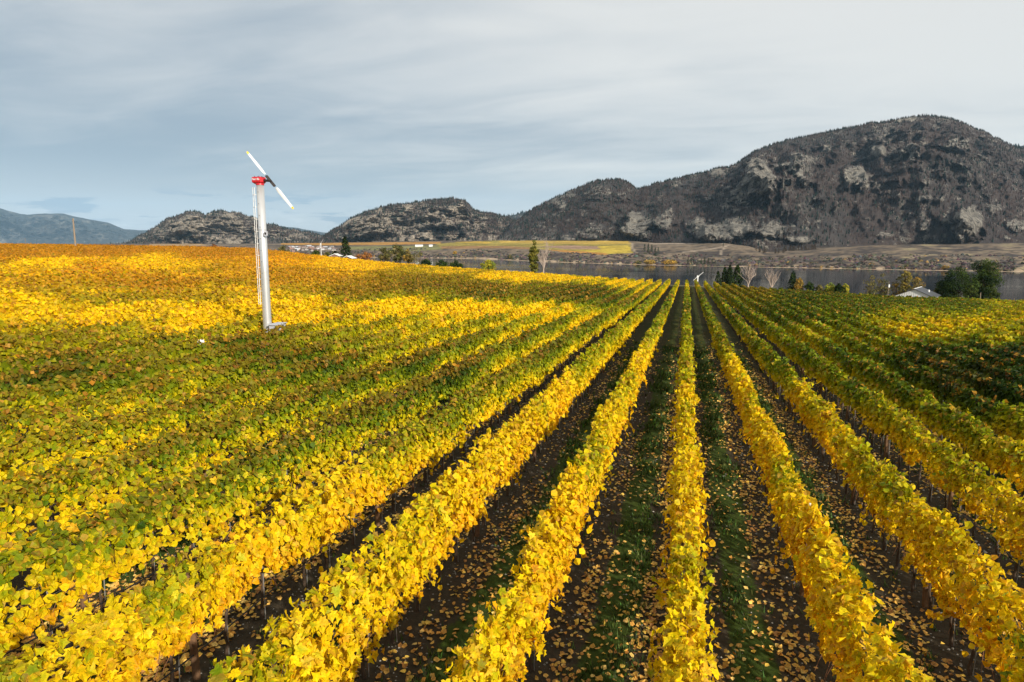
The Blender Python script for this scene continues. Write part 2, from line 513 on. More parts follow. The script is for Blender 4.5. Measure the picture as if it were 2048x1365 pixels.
for ln in ([(1262, 486), (1266, 497), (1272, 506)], [(1366, 505), (1420, 499), (1455, 492)], [(1442, 510), (1443, 502), (1455, 490)], [(1300, 488), (1450, 486.5), (1480, 489)]):
    for (x1, y1), (x2, y2) in zip(ln[:-1], ln[1:]):
        t = np.clip(((qx - x1) * (x2 - x1) + (qy - y1) * (y2 - y1)) / ((x2 - x1) ** 2 + (y2 - y1) ** 2), 0, 1)
        dd = np.hypot(qx - x1 - t * (x2 - x1), (qy - y1 - t * (y2 - y1)) * 2)
        fc[dd < 2.2] = (0.25, 0.20, 0.15)
b = (sstep(1.0, 1.02, SS) * (1 - sstep(1.14, 1.24, SS)))[..., None] * 0.85
fc = fc * (1 - b) + tan_ * (0.75 + 0.5 * n_b[..., None]) * b
ny_, nx_ = PX.shape
idx = np.arange(nx_ * ny_).reshape(ny_, nx_)
fq = np.stack([idx[:-1, :-1], idx[:-1, 1:], idx[1:, 1:], idx[1:, :-1]], -1).reshape(-1, 4)
M_SHORE = vcol_material('dry_shore', scale=0.11, vary=0.4)
fo = obj('far_shore', new_mesh('far_shore', FP.reshape(-1, 3), fq, M_SHORE, fc.reshape(-1, 3), True))
fo['kind'] = 'structure'


def shore_point(px, s):
    px = np.asarray(px, float); s = np.asarray(s, float)
    d, z = shore_profile(px, s)
    z = z + (fbm(px / 24, d / 70, 31, 5) - 0.5) * sstep(1.05, 1.3, s) * (6.5 * (1 - sstep(2.0, 2.25, s)) + 2.2)
    return col_at(px, d, z)


# sagebrush dotted over the far bank, one mass
def blobs(P, rad, hgt, col, seed):
    """squat 6-sided domes"""
    n = len(P); r_ = np.random.default_rng(seed)
    t = np.arange(6) * math.pi / 3
    ring = np.stack([np.cos(t), np.sin(t), np.zeros(6)], -1)
    up = np.stack([np.cos(t) * .75, np.sin(t) * .75, np.full(6, .6)], -1)
    tpl = np.concatenate([ring, up, [[0, 0, 1.0]]])
    jit = 0.65 + 0.7 * r_.random((n, 13, 1))
    V = P[:, None, :] + tpl[None] * jit * np.stack([rad, rad, hgt], -1)[:, None, :]
    fa = [];
    for j in range(6):
        k_ = (j + 1) % 6
        fa += [(j, k_, 6 + k_), (j, 6 + k_, 6 + j), (6 + j, 6 + k_, 12)]
    fa = np.array(fa)
    Fc = (fa[None] + (np.arange(n) * 13)[:, None, None]).reshape(-1, 3)
    return V.reshape(-1, 3), Fc, np.repeat(col, 13, 0)


nb = 5200
bpx = rng.uniform(560, 2200, nb); bs = 1.08 + rng.random(nb) ** 1.3 * 1.2
keep = (vnoise(bpx / 35, bs * 6, 77) > 0.38) & ~((bs > 1.95) & (bpx > 860) & (bpx < 1265))
bpx, bs = bpx[keep], bs[keep]
BP = shore_point(bpx, bs); BP[:, 2] -= 0.3
nb = len(bpx)
bc = np.array((0.055, 0.046, 0.038)) * rng.uniform(0.5, 1.7, (nb, 1)) * (1 + 0.15 * rng.standard_normal((nb, 3)))
sel = rng.random(nb) < 0.025; bc[sel] = (0.22, 0.14, 0.05)
V, Fc, C = blobs(BP, rng.uniform(1.5, 4.0, nb), rng.uniform(1.2, 3.5, nb), np.clip(bc, 0.01, 1), 3)
o = obj('sagebrush', new_mesh('sagebrush', V, Fc, M_FOREST, C)); o['kind'] = 'stuff'
o['label'] = 'low grey brown sagebrush scattered over the far lake bank'

# ------------------------------------------------------------------ mountains
def mountain_material(name, floor_a, floor_b, burnt, rock=(0.26, 0.24, 0.205)):
    m, nt = material(name)
    at_ = nt.n('ShaderNodeAttribute', attribute_name='Col')   # r rock, g burnt, b green
    sp = nt.n('ShaderNodeSeparateColor'); nt.l(at_.outputs['Color'], sp.inputs[0])
    g = nt.n('ShaderNodeNewGeometry'); pos = g.outputs['Position']
    mp = nt.n('ShaderNodeMapping'); nt.l(pos, mp.inputs[0]); mp.inputs['Scale'].default_value = (1, 1, 1.15)
    fine = nt.noise(mp.outputs[0], 0.05, 9.0, 0.78)
    mid = nt.noise(pos, 0.018, 9.0, 0.75)
    crack = nt.noise(mp.outputs[0], 0.03, 9.0, 0.8, 1.5)
    fl = nt.mix(nt.smooth(mid, 0.35, 0.65), floor_a + (1,), floor_b + (1,))
    fl = nt.mix(nt.math('MULTIPLY', sp.outputs[1], nt.smooth(fine, 0.3, 0.65)), fl, burnt + (1,))
    fl = nt.mix(nt.smooth(fine, 0.52, 0.66, 0.0, 0.55), fl, (0.020, 0.022, 0.017, 1))
    rk = nt.mix(nt.smooth(crack, 0.34, 0.60), (0.022, 0.021, 0.021, 1), rock + (1,))
    rk = nt.mix(nt.smooth(mid, 0.55, 0.8, 0, 0.5), rk, (0.20, 0.15, 0.12, 1))
    rf = nt.math('ADD', sp.outputs[0], nt.math('MULTIPLY', nt.math('SUBTRACT', fine, 0.5), 3.4))
    c = nt.mix(nt.smooth(rf, 0.30, 0.68), fl, rk)
    h = nt.math('ADD', fine, nt.math('MULTIPLY', crack, 1.0))
    p = principled(nt, c, 0.95, 0, 0.08, h, 0.8, 14.0)
    out(nt, p.outputs[0]); return m


def cones(P, rad, hgt, col):
    n = len(P); t = np.arange(5) * 2 * math.pi / 5
    tpl = np.concatenate([np.stack([np.cos(t), np.sin(t), np.full(5, 0.08)], -1), [[0, 0, 1.0]]])
    rot = rng.uniform(0, 6.28, n); c_, s_ = np.cos(rot), np.sin(rot)
    v = np.repeat(tpl[None], n, 0)
    x = v[..., 0] * c_[:, None] - v[..., 1] * s_[:, None]; y = v[..., 0] * s_[:, None] + v[..., 1] * c_[:, None]
    V = np.stack([x * rad[:, None], y * rad[:, None], v[..., 2] * hgt[:, None]], -1) + P[:, None, :]
    fa = np.array([(j, (j + 1) % 5, 5) for j in range(5)])
    Fc = (fa[None] + (np.arange(n) * 6)[:, None, None]).reshape(-1, 3)
    return V.reshape(-1, 3), Fc, np.repeat(col, 6, 0)


def build_mountain(name, forest_name, ridge, base_py, d_base, d_ridge, step, nv, seed, mat, rocks, amp, n_trees, tree_h, g_pow=0.85, rock_bias=0.0, jag=2.0, green=0.35, tree_label=''):
    ridge = np.array(ridge, float)
    px = np.arange(ridge[0, 0], ridge[-1, 0], step)
    # smooth interpolation of the skyline
    rp = np.interp(px, ridge[:, 0], ridge[:, 1])
    kk = max(2, int(7 / step)); kern = np.hanning(kk + 2)[1:-1]; kern /= kern.sum()
    rp = np.convolve(np.pad(rp, kk, 'edge'), kern, 'same')[kk:-kk]
    rp = rp + (fbm(px / 14, px * 0, seed + 50, 4) - 0.5) * 2 * jag - (ridged(px / 34, px * 0 + 3, seed + 52, 3) - 0.6) * 2.2 * jag
    bp = base_py(px) + 1.0
    rp = np.minimum(rp, bp - 0.5)
    v = np.concatenate([np.linspace(0, 1, nv), 1 + np.linspace(0.04, 0.8, 12)])
    Vv, P_ = np.meshgrid(v, px, indexing='ij')
    db, dr = np.broadcast_to(d_base(P_), P_.shape), np.broadcast_to(d_ridge(P_), P_.shape)
    zb = at(px, bp, d_base(px) * np.ones_like(px))[:, 2]; zr = at(px, rp, d_ridge(px) * np.ones_like(px))[:, 2]
    vv = np.minimum(Vv, 1)
    d = db + (dr - db) * Vv
    H = np.maximum(zr - zb, 1.0)
    z = zb - 8 * (Vv == 0) + H * vv ** g_pow - H * np.maximum(Vv - 1, 0) * 1.1
    env = np.sin(np.pi * np.clip(vv, 0, 1)) ** 0.6 * (Vv <= 1)
    hs = np.clip(H / H.max(), 0.1, 1)
    wx = P_ / 1365.0 * dr.mean() / 420.0
    gul = ridged(wx * 1.3 + 0.35 * fbm(wx, vv * 2, seed + 9, 3), vv * 1.4 + wx * 0.5, seed, 5, 0.55)
    sm = fbm(wx * 4, vv * 8, seed + 20, 5, 0.6)
    d = d - env * hs * (amp * (gul - 0.5) * 2.0 + amp * 1.0 * (sm - 0.5) + amp * 0.5 * (fbm(wx * 2.2 + 3, vv * 26 * hs + wx * 1.5, seed + 27, 3) - 0.5))
    z = z + env * hs * amp * 0.20 * (sm - 0.5)
    P3 = col_at(P_, d, z)
    qx, qy = project(P3.reshape(-1, 3)); qx = qx.reshape(P_.shape); qy = qy.reshape(P_.shape)
    rock = np.full(P_.shape, rock_bias)
    lift = np.zeros(P_.shape)
    for (ex, ey, erx, ery, st) in rocks:
        wob = 0.5 * (fbm(qx / 14, qy / 14, seed + 70, 4) - 0.5) * 2
        r = np.hypot((qx - ex) / erx, (qy - ey) / ery) + wob
        k_ = np.clip(1 - r * r, 0, 1)
        rock = np.maximum(rock, st * 0.82 * sstep(0, 0.85, k_))
        lift += np.sqrt(k_) * min(erx, ery) * 1.5 * st * (dr / 1365.0)
    d = d - lift * (Vv < 1) * (0.5 + sm)
    P3 = col_at(P_, d, z)
    n0 = fbm(P_ / 60, vv * 4 * hs, seed + 33, 4); n1_ = fbm(P_ / 9, vv * 30 * hs, seed + 35, 4)
    rock = rock + (0.42 if name == 'mountain_main' else 0.62) * sstep(0.44, 0.64, 0.4 * n0 + 0.6 * n1_) * (1 - 0.3 * (rock > .5))
    burnt = sstep(0.42, 0.6, fbm(P_ / 90, vv * 5, seed + 37, 4))
    if name == 'mountain_main': burnt = np.clip(burnt * 0.6 + sstep(1450, 1900, P_) * 0.55 * (1 - 0.4 * vv), 0, 1)
    col = np.stack([np.clip(rock, 0, 1), burnt, n1_], -1)
    ny_, nx_ = P_.shape
    idx = np.arange(nx_ * ny_).reshape(ny_, nx_)
    fq = np.stack([idx[:-1, :-1], idx[:-1, 1:], idx[1:, 1:], idx[1:, :-1]], -1).reshape(-1, 4)
    o = obj('mountain', new_mesh('mountain', P3.reshape(-1, 3), fq, mat, col.reshape(-1, 3), False))
    o['kind'] = 'structure'
    # trees on the slopes: one far-off wood
    if n_trees:
        i = rng.integers(0, nv, n_trees * 3); j = rng.integers(0, nx_ - 1, n_trees * 3)
        top = rng.random(n_trees * 3) < 0.10
        i = np.where(top, nv - 1 - rng.integers(0, 3, len(i)), i)
        prob = np.where(top, 0.8, 1.15 - 1.5 * rock[i, j]) * sstep(0.25, 0.6, n0[i, j] * 0.6 + n1_[i, j] * 0.5 + 0.1) * np.clip(H[j] / (0.25 * H.max()), 0.05, 1)
        kp = np.nonzero(rng.random(len(i)) < prob)[0][:n_trees]
        i, j = i[kp], j[kp]
        tj = rng.random(len(i))[:, None]
        TP = P3[i, j] * (1 - tj) + P3[i, np.minimum(j + 1, nx_ - 1)] * tj
        TP[:, 2] -= 1.0
        n = len(i)
        hgt = tree_h * rng.uniform(0.5, 1.25, n)
        isg = rng.random(n) < green * np.where(burnt[i, j] > 0.5, 0.45, 1.0) + 0.25 * (i > nv - 4)
        rad = np.where(isg, hgt * 0.24, hgt * 0.16)
        cg = np.array((0.010, 0.018, 0.014)); cb = np.array((0.040, 0.028, 0.025))
        cc = np.where(isg[:, None], cg, cb) * rng.uniform(0.6, 1.5, (n, 1))
        V, Fc, C = cones(TP, rad, hgt, cc)
        fo_ = obj(forest_name, new_mesh(forest_name, V, Fc, M_FOREST, C))
        fo_['kind'] = 'stuff'; fo_['label'] = tree_label
    return o


M_MT = mountain_material('mountain_rock', (0.032, 0.030, 0.031), (0.072, 0.066, 0.063), (0.066, 0.046, 0.040))
M_MT2 = mountain_material('hill_rock', (0.045, 0.039, 0.036), (0.13, 0.108, 0.092), (0.08, 0.055, 0.042), (0.38, 0.325, 0.255))
M_MT3 = mountain_material('far_range', (0.012, 0.020, 0.022), (0.05, 0.05, 0.045), (0.03, 0.03, 0.028))
const = lambda c: (lambda p: np.zeros_like(np.asarray(p, float)) + c)
# far blue range at the left edge
build_mountain('range_far', 'forest', [(-700, 430), (-300, 405), (-120, 420), (0, 414), (25, 416), (60, 428), (80, 430), (100, 428), (145, 427), (180, 436), (215, 442), (240, 448), (262, 458), (290, 461), (330, 460), (420, 452), (520, 446), (600, 456), (680, 470), (760, 482)],
               lambda p: 488.5 + 0 * p, const(12500.0), const(15500.0), 6.0, 50, 101, M_MT3, [], 1100.0, 0, 12, jag=0.8, rock_bias=-0.12)
# the low range behind the gap between hills
build_mountain('range_mid', 'forest', [(940, 470), (985, 440), (1005, 433), (1030, 428), (1060, 423), (1100, 421), (1180, 430), (1240, 470)], lambda p: 486 + 0 * p, const(5200.0), const(6200.0), 5.0, 40, 131, M_MT3, [], 250.0, 1500, 22, jag=1.0, tree_label='dark wood on the small far ridge between two hills')
build_mountain('range_right', 'forest', [(1900, 330), (1950, 303), (1985, 293), (2010, 291), (2048, 290), (2150, 284), (2300, 300), (2500, 330)], lambda p: 480 + 0 * p, const(5200.0), const(6200.0), 5.0, 50, 151, M_MT3, [], 250.0, 2500, 24, jag=1.0, green=0.9, rock_bias=-0.3, tree_label='dark wood on the distant ridge at the right edge')
# rocky hill behind the wind machine
build_mountain('hill_left', 'forest', [(230, 490), (265, 487), (285, 478), (305, 466), (328, 452), (338, 444), (350, 438), (370, 431), (392, 424), (412, 425), (428, 431), (440, 424), (460, 421), (485, 424), (505, 432), (522, 434), (545, 447), (580, 455), (612, 462), (640, 468), (660, 474), (700, 483)],
               lambda p: ip(BS, p), const(3000.0), const(3700.0), 2.5, 64, 201, M_MT2, [(430, 470, 120, 30, 0.45), (380, 455, 60, 28, 0.75), (340, 465, 35, 18, 0.7), (455, 445, 25, 18, 0.5), (480, 462, 40, 18, 0.4)], 190.0, 2600, 11, jag=2.2, green=0.5, tree_label='sparse dark trees on the rocky hill behind the wind machine')
build_mountain('hill_middle', 'forest', [(625, 486), (645, 481), (662, 470), (675, 462), (692, 450), (706, 440), (722, 430), (742, 423), (765, 417), (785, 412), (810, 410), (832, 406), (860, 402), (880, 399), (896, 398), (915, 400), (932, 402), (940, 410), (948, 419), (972, 425), (1000, 432), (1018, 438), (1040, 448), (1075, 462), (1120, 476), (1160, 485)],
               lambda p: ip(BS, p), const(2650.0), const(3200.0), 2.5, 72, 231, M_MT2, [(800, 450, 150, 40, 0.42), (735, 455, 55, 22, 0.75), (870, 440, 50, 22, 0.6), (920, 420, 22, 16, 0.8), (790, 445, 30, 22, 0.5), (950, 455, 25, 15, 0.45), (680, 470, 18, 10, 0.6)], 180.0, 5200, 11, jag=2.2, green=0.4, tree_label='dark and burnt trees on the middle rocky hill')
# the big mountain
build_mountain('mountain_main', 'forest', [(985, 484), (1005, 468), (1022, 447), (1036, 440), (1052, 427), (1075, 412), (1095, 402), (1120, 389), (1145, 379), (1170, 368), (1190, 362), (1210, 359), (1232, 361), (1248, 366), (1258, 374), (1266, 380), (1280, 374), (1310, 365), (1345, 357), (1380, 348), (1410, 340), (1440, 335), (1455, 327), (1475, 313), (1495, 301), (1520, 291), (1550, 281), (1600, 269), (1650, 258), (1700, 249), (1740, 242), (1770, 236), (1800, 232.5), (1830, 232.5), (1850, 236), (1875, 242), (1900, 253), (1925, 264), (1950, 276), (1975, 287), (1995, 296), (2048, 306), (2120, 318), (2250, 330), (2500, 335)],
               lambda p: ip(BS, p), lambda p: np.maximum(ip(BS_D, p), 0) + 40, lambda p: np.interp(p, [985, 1200, 1300, 1500, 1800, 2500], [2900, 2600, 2650, 2650, 2900, 2900]), 3.2, 150, 301, M_MT,
               [(1520, 362, 44, 44, 1.0), (1490, 385, 40, 26, 0.75), (1275, 452, 38, 32, 1.0), (1332, 440, 24, 24, 0.7), (1400, 455, 30, 26, 0.9), (1455, 460, 55, 26, 0.9), (1548, 458, 30, 20, 0.85), (1605, 480, 34, 9, 0.85), (1938, 448, 34, 38, 1.0), (1712, 352, 30, 26, 0.85), (1600, 335, 45, 34, 0.65), (1655, 296, 14, 10, 0.8), (1755, 303, 18, 14, 0.8), (1820, 305, 26, 18, 0.5), (1915, 290, 30, 16, 0.6), (1810, 239, 42, 6, 0.9), (1430, 345, 16, 10, 0.7), (1120, 405, 20, 16, 0.55), (1200, 385, 35, 18, 0.45), (1190, 465, 40, 14, 0.5), (1240, 392, 20, 12, 0.4), (1130, 420, 15, 10, 0.6), (1770, 470, 30, 8, 0.5), (1850, 398, 50, 7, 0.45), (1990, 415, 24, 10, 0.5), (2035, 450, 30, 14, 0.55), (1730, 372, 45, 10, 0.5)] + [(float(a), float(b), float(c), float(c) * .6, float(d)) for a, b, c, d in zip(np.random.default_rng(5).uniform(1080, 2040, 46), np.random.default_rng(6).uniform(300, 480, 46), np.random.default_rng(8).uniform(6, 20, 46), np.random.default_rng(9).uniform(.3, .6, 46))],
               210.0, 22000, 9.5, jag=1.8, green=0.30, tree_label='dark green and burnt brown trees covering the big mountain')

# ------------------------------------------------------------------ leaves
def leaf_tpl(kind):
    if kind == 3:
        half = [(.16, -.10), (.40, -.02), (.34, .20), (.56, .44), (.30, .50), (.24, .74)]
        o_ = [(0, .04)] + half + [(0, 1.0)] + [(-a, b_) for a, b_ in half[::-1]]
        z = [0.02, .05, .11, .0, .10, .02, .05, -.06, .05, .02, .10, .0, .11, .05]
        c = (0, .36)
    elif kind == 2:
        half = [(.38, .0), (.30, .22), (.50, .46), (.22, .62)]
        o_ = [(0, .02)] + half + [(0, 1.0)] + [(-a, b_) for a, b_ in half[::-1]]
        z = [.02, .10, .03, .10, .04, -.05, .04, .10, .03, .10]; c = (0, .36)
    elif kind == 1:
        o_ = [(0, 0), (.50, .30), (.26, .78), (0, .95), (-.3, .75), (-.48, .34)]; z = [.03, .10, .05, -.04, .06, .10]; c = (0, .36)
    else:
        o_ = [(0, 0), (.52, .42), (0, 1.0), (-.52, .42)]; z = [0, .1, -.03, .1]; c = None
    v = [(a, b_ - .35, h) for (a, b_), h in zip(o_, z)]
    n = len(v)
    if c is None:
        return np.array(v), np.array([(0, 1, 2), (0, 2, 3)]), None
    v.append((c[0], c[1] - .35, -.03))
    return np.array(v), np.array([(i, (i + 1) % n, n) for i in range(n)]), n


TPL = {k_: leaf_tpl(k_) for k_ in range(4)}


def leaves_mesh(P, nrm, tip, size, col, kind, vein=None, curl=None):
    tv, tf, ci = TPL[kind]
    n = len(P)
    nrm = nrm / (np.linalg.norm(nrm, axis=1, keepdims=True) + 1e-9)
    e2 = tip - nrm * np.sum(tip * nrm, 1, keepdims=True)
    e2 /= (np.linalg.norm(e2, axis=1, keepdims=True) + 1e-9)
    e1 = np.cross(e2, nrm)
    s = size[:, None, None]
    cz = np.ones(n) if curl is None else curl
    V = P[:, None] + s * (tv[None, :, 0:1] * e1[:, None] + tv[None, :, 1:2] * e2[:, None] + (tv[None, :, 2:3] * cz[:, None, None]) * nrm[:, None])
    C = np.repeat(col[:, None], len(tv), 1)
    if vein is not None and ci is not None:
        C = C.copy()
        eb = rng.random(n) < 0.16                      # frost-browned margins on some leaves
        C[eb] = C[eb] * 0.45 + np.array((.34, .13, .02)) * 0.55
        C[:, ci] = vein
    Fc = (tf[None] + (np.arange(n) * len(tv))[:, None, None]).reshape(-1, 3)
    return V.reshape(-1, 3), Fc, C.reshape(-1, 3)


def cat_meshes(parts):
    V, Fa, C = [], [], []; n = 0
    for v, f_, c in parts:
        V.append(v); C.append(c); Fa.append(f_ + n); n += len(v)
    return np.concatenate(V), np.concatenate(Fa), np.concatenate(C)


# how far the leaves have turned, block by block: (photo x, photo y, ripe, rust)
TURN = np.array([
    (150, 1330, .88, .03), (60, 1180, .78, .03), (300, 1150, .80, .05), (150, 1000, .60, .10), (60, 900, .58, .18), (300, 1000, .52, .10), (250, 890, .42, .22), (480, 930, .48, .10), (120, 830, .62, .18),
    (300, 760, .22, .25), (120, 745, .18, .28), (500, 705, .12, .20), (650, 735, .12, .22), (500, 775, .42, .15), (400, 800, .45, .15), (250, 830, .58, .15), (700, 780, .18, .15), (850, 735, .10, .15), (700, 850, .42, .18), (600, 880, .45, .12),
    (420, 850, .45, .2), (560, 830, .50, .15), (950, 700, .20, .12), (800, 800, .30, .18), (1010, 690, .40, .1), (870, 680, .70, .1), (700, 690, .55, .15), (560, 680, .45, .3), (300, 700, .55, .25), (100, 690, .48, .30), (200, 640, .90, .12), (60, 620, .92, .10),
    (400, 640, .92, .10), (600, 620, .92, .18), (700, 640, .80, .15), (800, 620, .92, .04), (950, 615, .92, .04), (1080, 625, .88, .04), (820, 660, .72, .1), (1000, 660, .62, .08), (1150, 620, .85, .05), (1130, 660, .62, .06), (1050, 720, .55, .1),
    (700, 575, .32, .38), (850, 570, .25, .25), (1000, 582, .22, .22), (1120, 590, .16, .15), (1200, 590, .22, .10), (600, 560, .60, .45), (450, 590, .80, .30), (300, 575, .55, .55), (100, 570, .72, .40), (220, 595, .80, .3), (900, 545, .85, .20),
    (700, 525, .92, .25), (550, 520, .80, .45), (300, 528, .97, .18), (100, 528, .97, .18), (200, 545, .75, .5), (60, 507, .40, .55), (250, 503, .40, .65), (450, 503, .50, .60), (1050, 553, .92, .12), (1150, 562, .92, .06), (1250, 565, .90, .05), (1300, 575, .65, .1), (1350, 575, .72, .2),
    (1373, 600, .50, .2), (1373, 650, .68, .25), (1370, 720, .82, .25), (1370, 820, .88, .06), (1370, 1000, .97, .03), (1370, 1300, .97, .02), (1290, 650, .70, .15), (1270, 720, .85, .12), (1220, 850, .88, .05), (1100, 1050, .93, .03), (1000, 1250, .88, .03), (1180, 720, .70, .1), (1100, 780, .80, .15), (1020, 880, .92, .1), (850, 1000, .96, .03),
    (950, 850, .75, .05), (850, 900, .80, .08), (700, 1000, .90, .03), (500, 1100, .92, .03), (600, 1250, .93, .04), (1430, 680, .62, .3), (1480, 780, .85, .15), (1550, 900, .95, .05), (1650, 1100, .98, .03), (1800, 1300, .95, .02), (1400, 600, .42, .2), (1470, 640, .48, .25), (1560, 720, .62, .22), (1600, 800, .85, .12),
    (1750, 900, .88, .12), (1900, 1050, .95, .08), (2000, 1250, .96, .05), (1550, 620, .42, .25), (1650, 660, .60, .22), (1680, 720, .35, .30), (1650, 740, .55, .3), (1760, 770, .40, .30), (1850, 830, .62, .2), (1950, 900, .80, .2), (2030, 950, .85, .25), (2030, 860, .60, .3), (1800, 690, .62, .2), (1850, 720, .25, .4), (1950, 760, .22, .45), (2030, 800, .22, .3), (1960, 700, .28, .25), (2030, 720, .18, .2),
    (1700, 625, .48, .25), (1800, 635, .75, .25), (1900, 650, .90, .25), (2000, 640, .80, .25), (1900, 610, .50, .25), (2020, 612, .70, .25), (1650, 595, .38, .3), (1500, 580, .42, .3), (1780, 600, .45, .3), (1850, 665, .85, .2), (2000, 675, .75, .2)], float)


def turn_at(px, py):
    px = np.clip(px, -150, 2200); py = np.clip(py, 480, 1450)
    px = px + 60 * (fbm(px / 70, py / 25, 41, 3) - 0.5); py = py + 26 * (fbm(px / 60 + 9, py / 22, 43, 3) - 0.5)
    # depth-aware metric: blocks look flatter the farther they lie
    sy = np.interp(py, [490, 560, 700, 1000, 1365], [7.0, 5.0, 2.6, 1.3, 1.0])
    dx = px[:, None] - TURN[None, :, 0]; dy = (py[:, None] - TURN[None, :, 1]) * sy[:, None]
    wgt = 1.0 / (dx * dx + dy * dy + 400.0) ** 1.9
    wgt /= wgt.sum(1, keepdims=True)
    return np.where(px < 1150, 0.17 + 0.86 * (wgt @ TURN[:, 2]), wgt @ TURN[:, 2]), (wgt @ TURN[:, 3]) * np.where(px > 1550, 0.72, 1.0) * np.interp(py, [520, 620], [1.7, 1.0])


STOPS = np.array([0.0, 0.22, 0.42, 0.60, 0.80, 1.0, 1.25])
PAL = np.array([(.026, .052, .006), (.080, .125, .006), (.21, .25, .006), (.46, .40, .005), (.80, .56, .006), (.86, .53, .007), (.82, .38, .007)])


def leaf_colours(ripe, rust, hrel, n, calm=1.0, grad=0.0):
    r1, r2, r3 = rng.random(n), rng.random(n), rng.random(n)
    rp = ripe + (0.28 + (0.16 + grad) * (ripe < .85)) * (0.5 - hrel) + 0.34 * calm * (r1 - 0.5) + calm * (0.45 * (r2 ** 6) * (ripe > .2) - 0.25 * (r3 ** 8))
    c = np.stack([np.interp(rp, STOPS, PAL[:, i]) for i in range(3)], -1)
    ok = np.clip(rust - 0.24, 0, 1) * 1.35 * np.clip(ripe * 1.6, 0, 1) * (0.5 + r2)
    ok = np.clip(ok, 0, 0.9)[:, None]
    dk = sstep(0.72, 1.25, rust)[:, None]
    c = c * (1 - ok) + (np.array((.78, .28, .008)) * (1 - dk) + np.array((.60, .19, .008)) * dk) * ok
    pr = rust * (0.30 + 2.0 * sstep(0.80, 1.0, hrel)) + 0.02
    if grad > 0.1:                                     # crest leaves of the left rows have bronzed first
        tt = (0.42 * sstep(0.80, 0.97, hrel) * np.clip(rust * 6, 0, 1) * (ripe < .92))[:, None]
        c = c * (1 - tt) + np.array((.34, .20, .012)) * tt
    q = rng.random(n) < np.minimum(pr, 0.26)
    brown = np.array([(.46, .17, .014), (.26, .09, .018), (.60, .29, .03), (.20, .08, .02), (.52, .26, .04)])[rng.integers(0, 5, n)]
    mixk = rng.uniform(0.30, 0.85, n)[:, None]
    c = np.where(q[:, None], c * (1 - mixk) + brown * mixk, c)
    c *= rng.uniform(0.80, 1.15, (n, 1))
    return np.clip(c, 0.004, 0.9)


def gap_density(px, py):
    """thin spot with bare canes right of the wind machine"""
    r = np.hypot((px - 610) / 60, (py - 632) / 16)
    return 1 - 0.65 * np.clip(1.2 - r, 0, 1)


def canopy_params(k, y):
    s = k * 7.31 + 100
    half = 0.205 * (0.75 + 0.75 * fbm(y * 0.9, y * 0 + s, 61, 3))
    tn = 0.55 if k <= -3 else 1.0
    top = 1.90 + 0.50 * tn * (fbm(y * 0.55, y * 0 + s, 62, 3) - 0.5) + 0.38 * tn * (fbm(y * 2.2, y * 0 + s, 64, 2) - 0.5)
    top = top + 0.22 * np.abs(np.sin(y * 2.73 + s)) * fbm(y * 1.1, y * 0 + s, 67, 2) - 0.06
    half = half * (1.0 + (0.16 if k <= -3 else 0.0) + (0.65 * (1 - sstep(6, 16, y)) if k >= 1 else 0.0))
    bot = (0.92 if k > -2 else 0.76) - 0.75 * (fbm(y * 0.8, y * 0 + s, 63, 3) - 0.42)
    cx = ROW * k + 0.12 * (fbm(y * 0.6, y * 0 + s, 65, 3) - 0.5) + (0.50 * (1 - sstep(4.0, 12.0, y)) if k == 1 else 0.0)
    return cx, half, top, bot


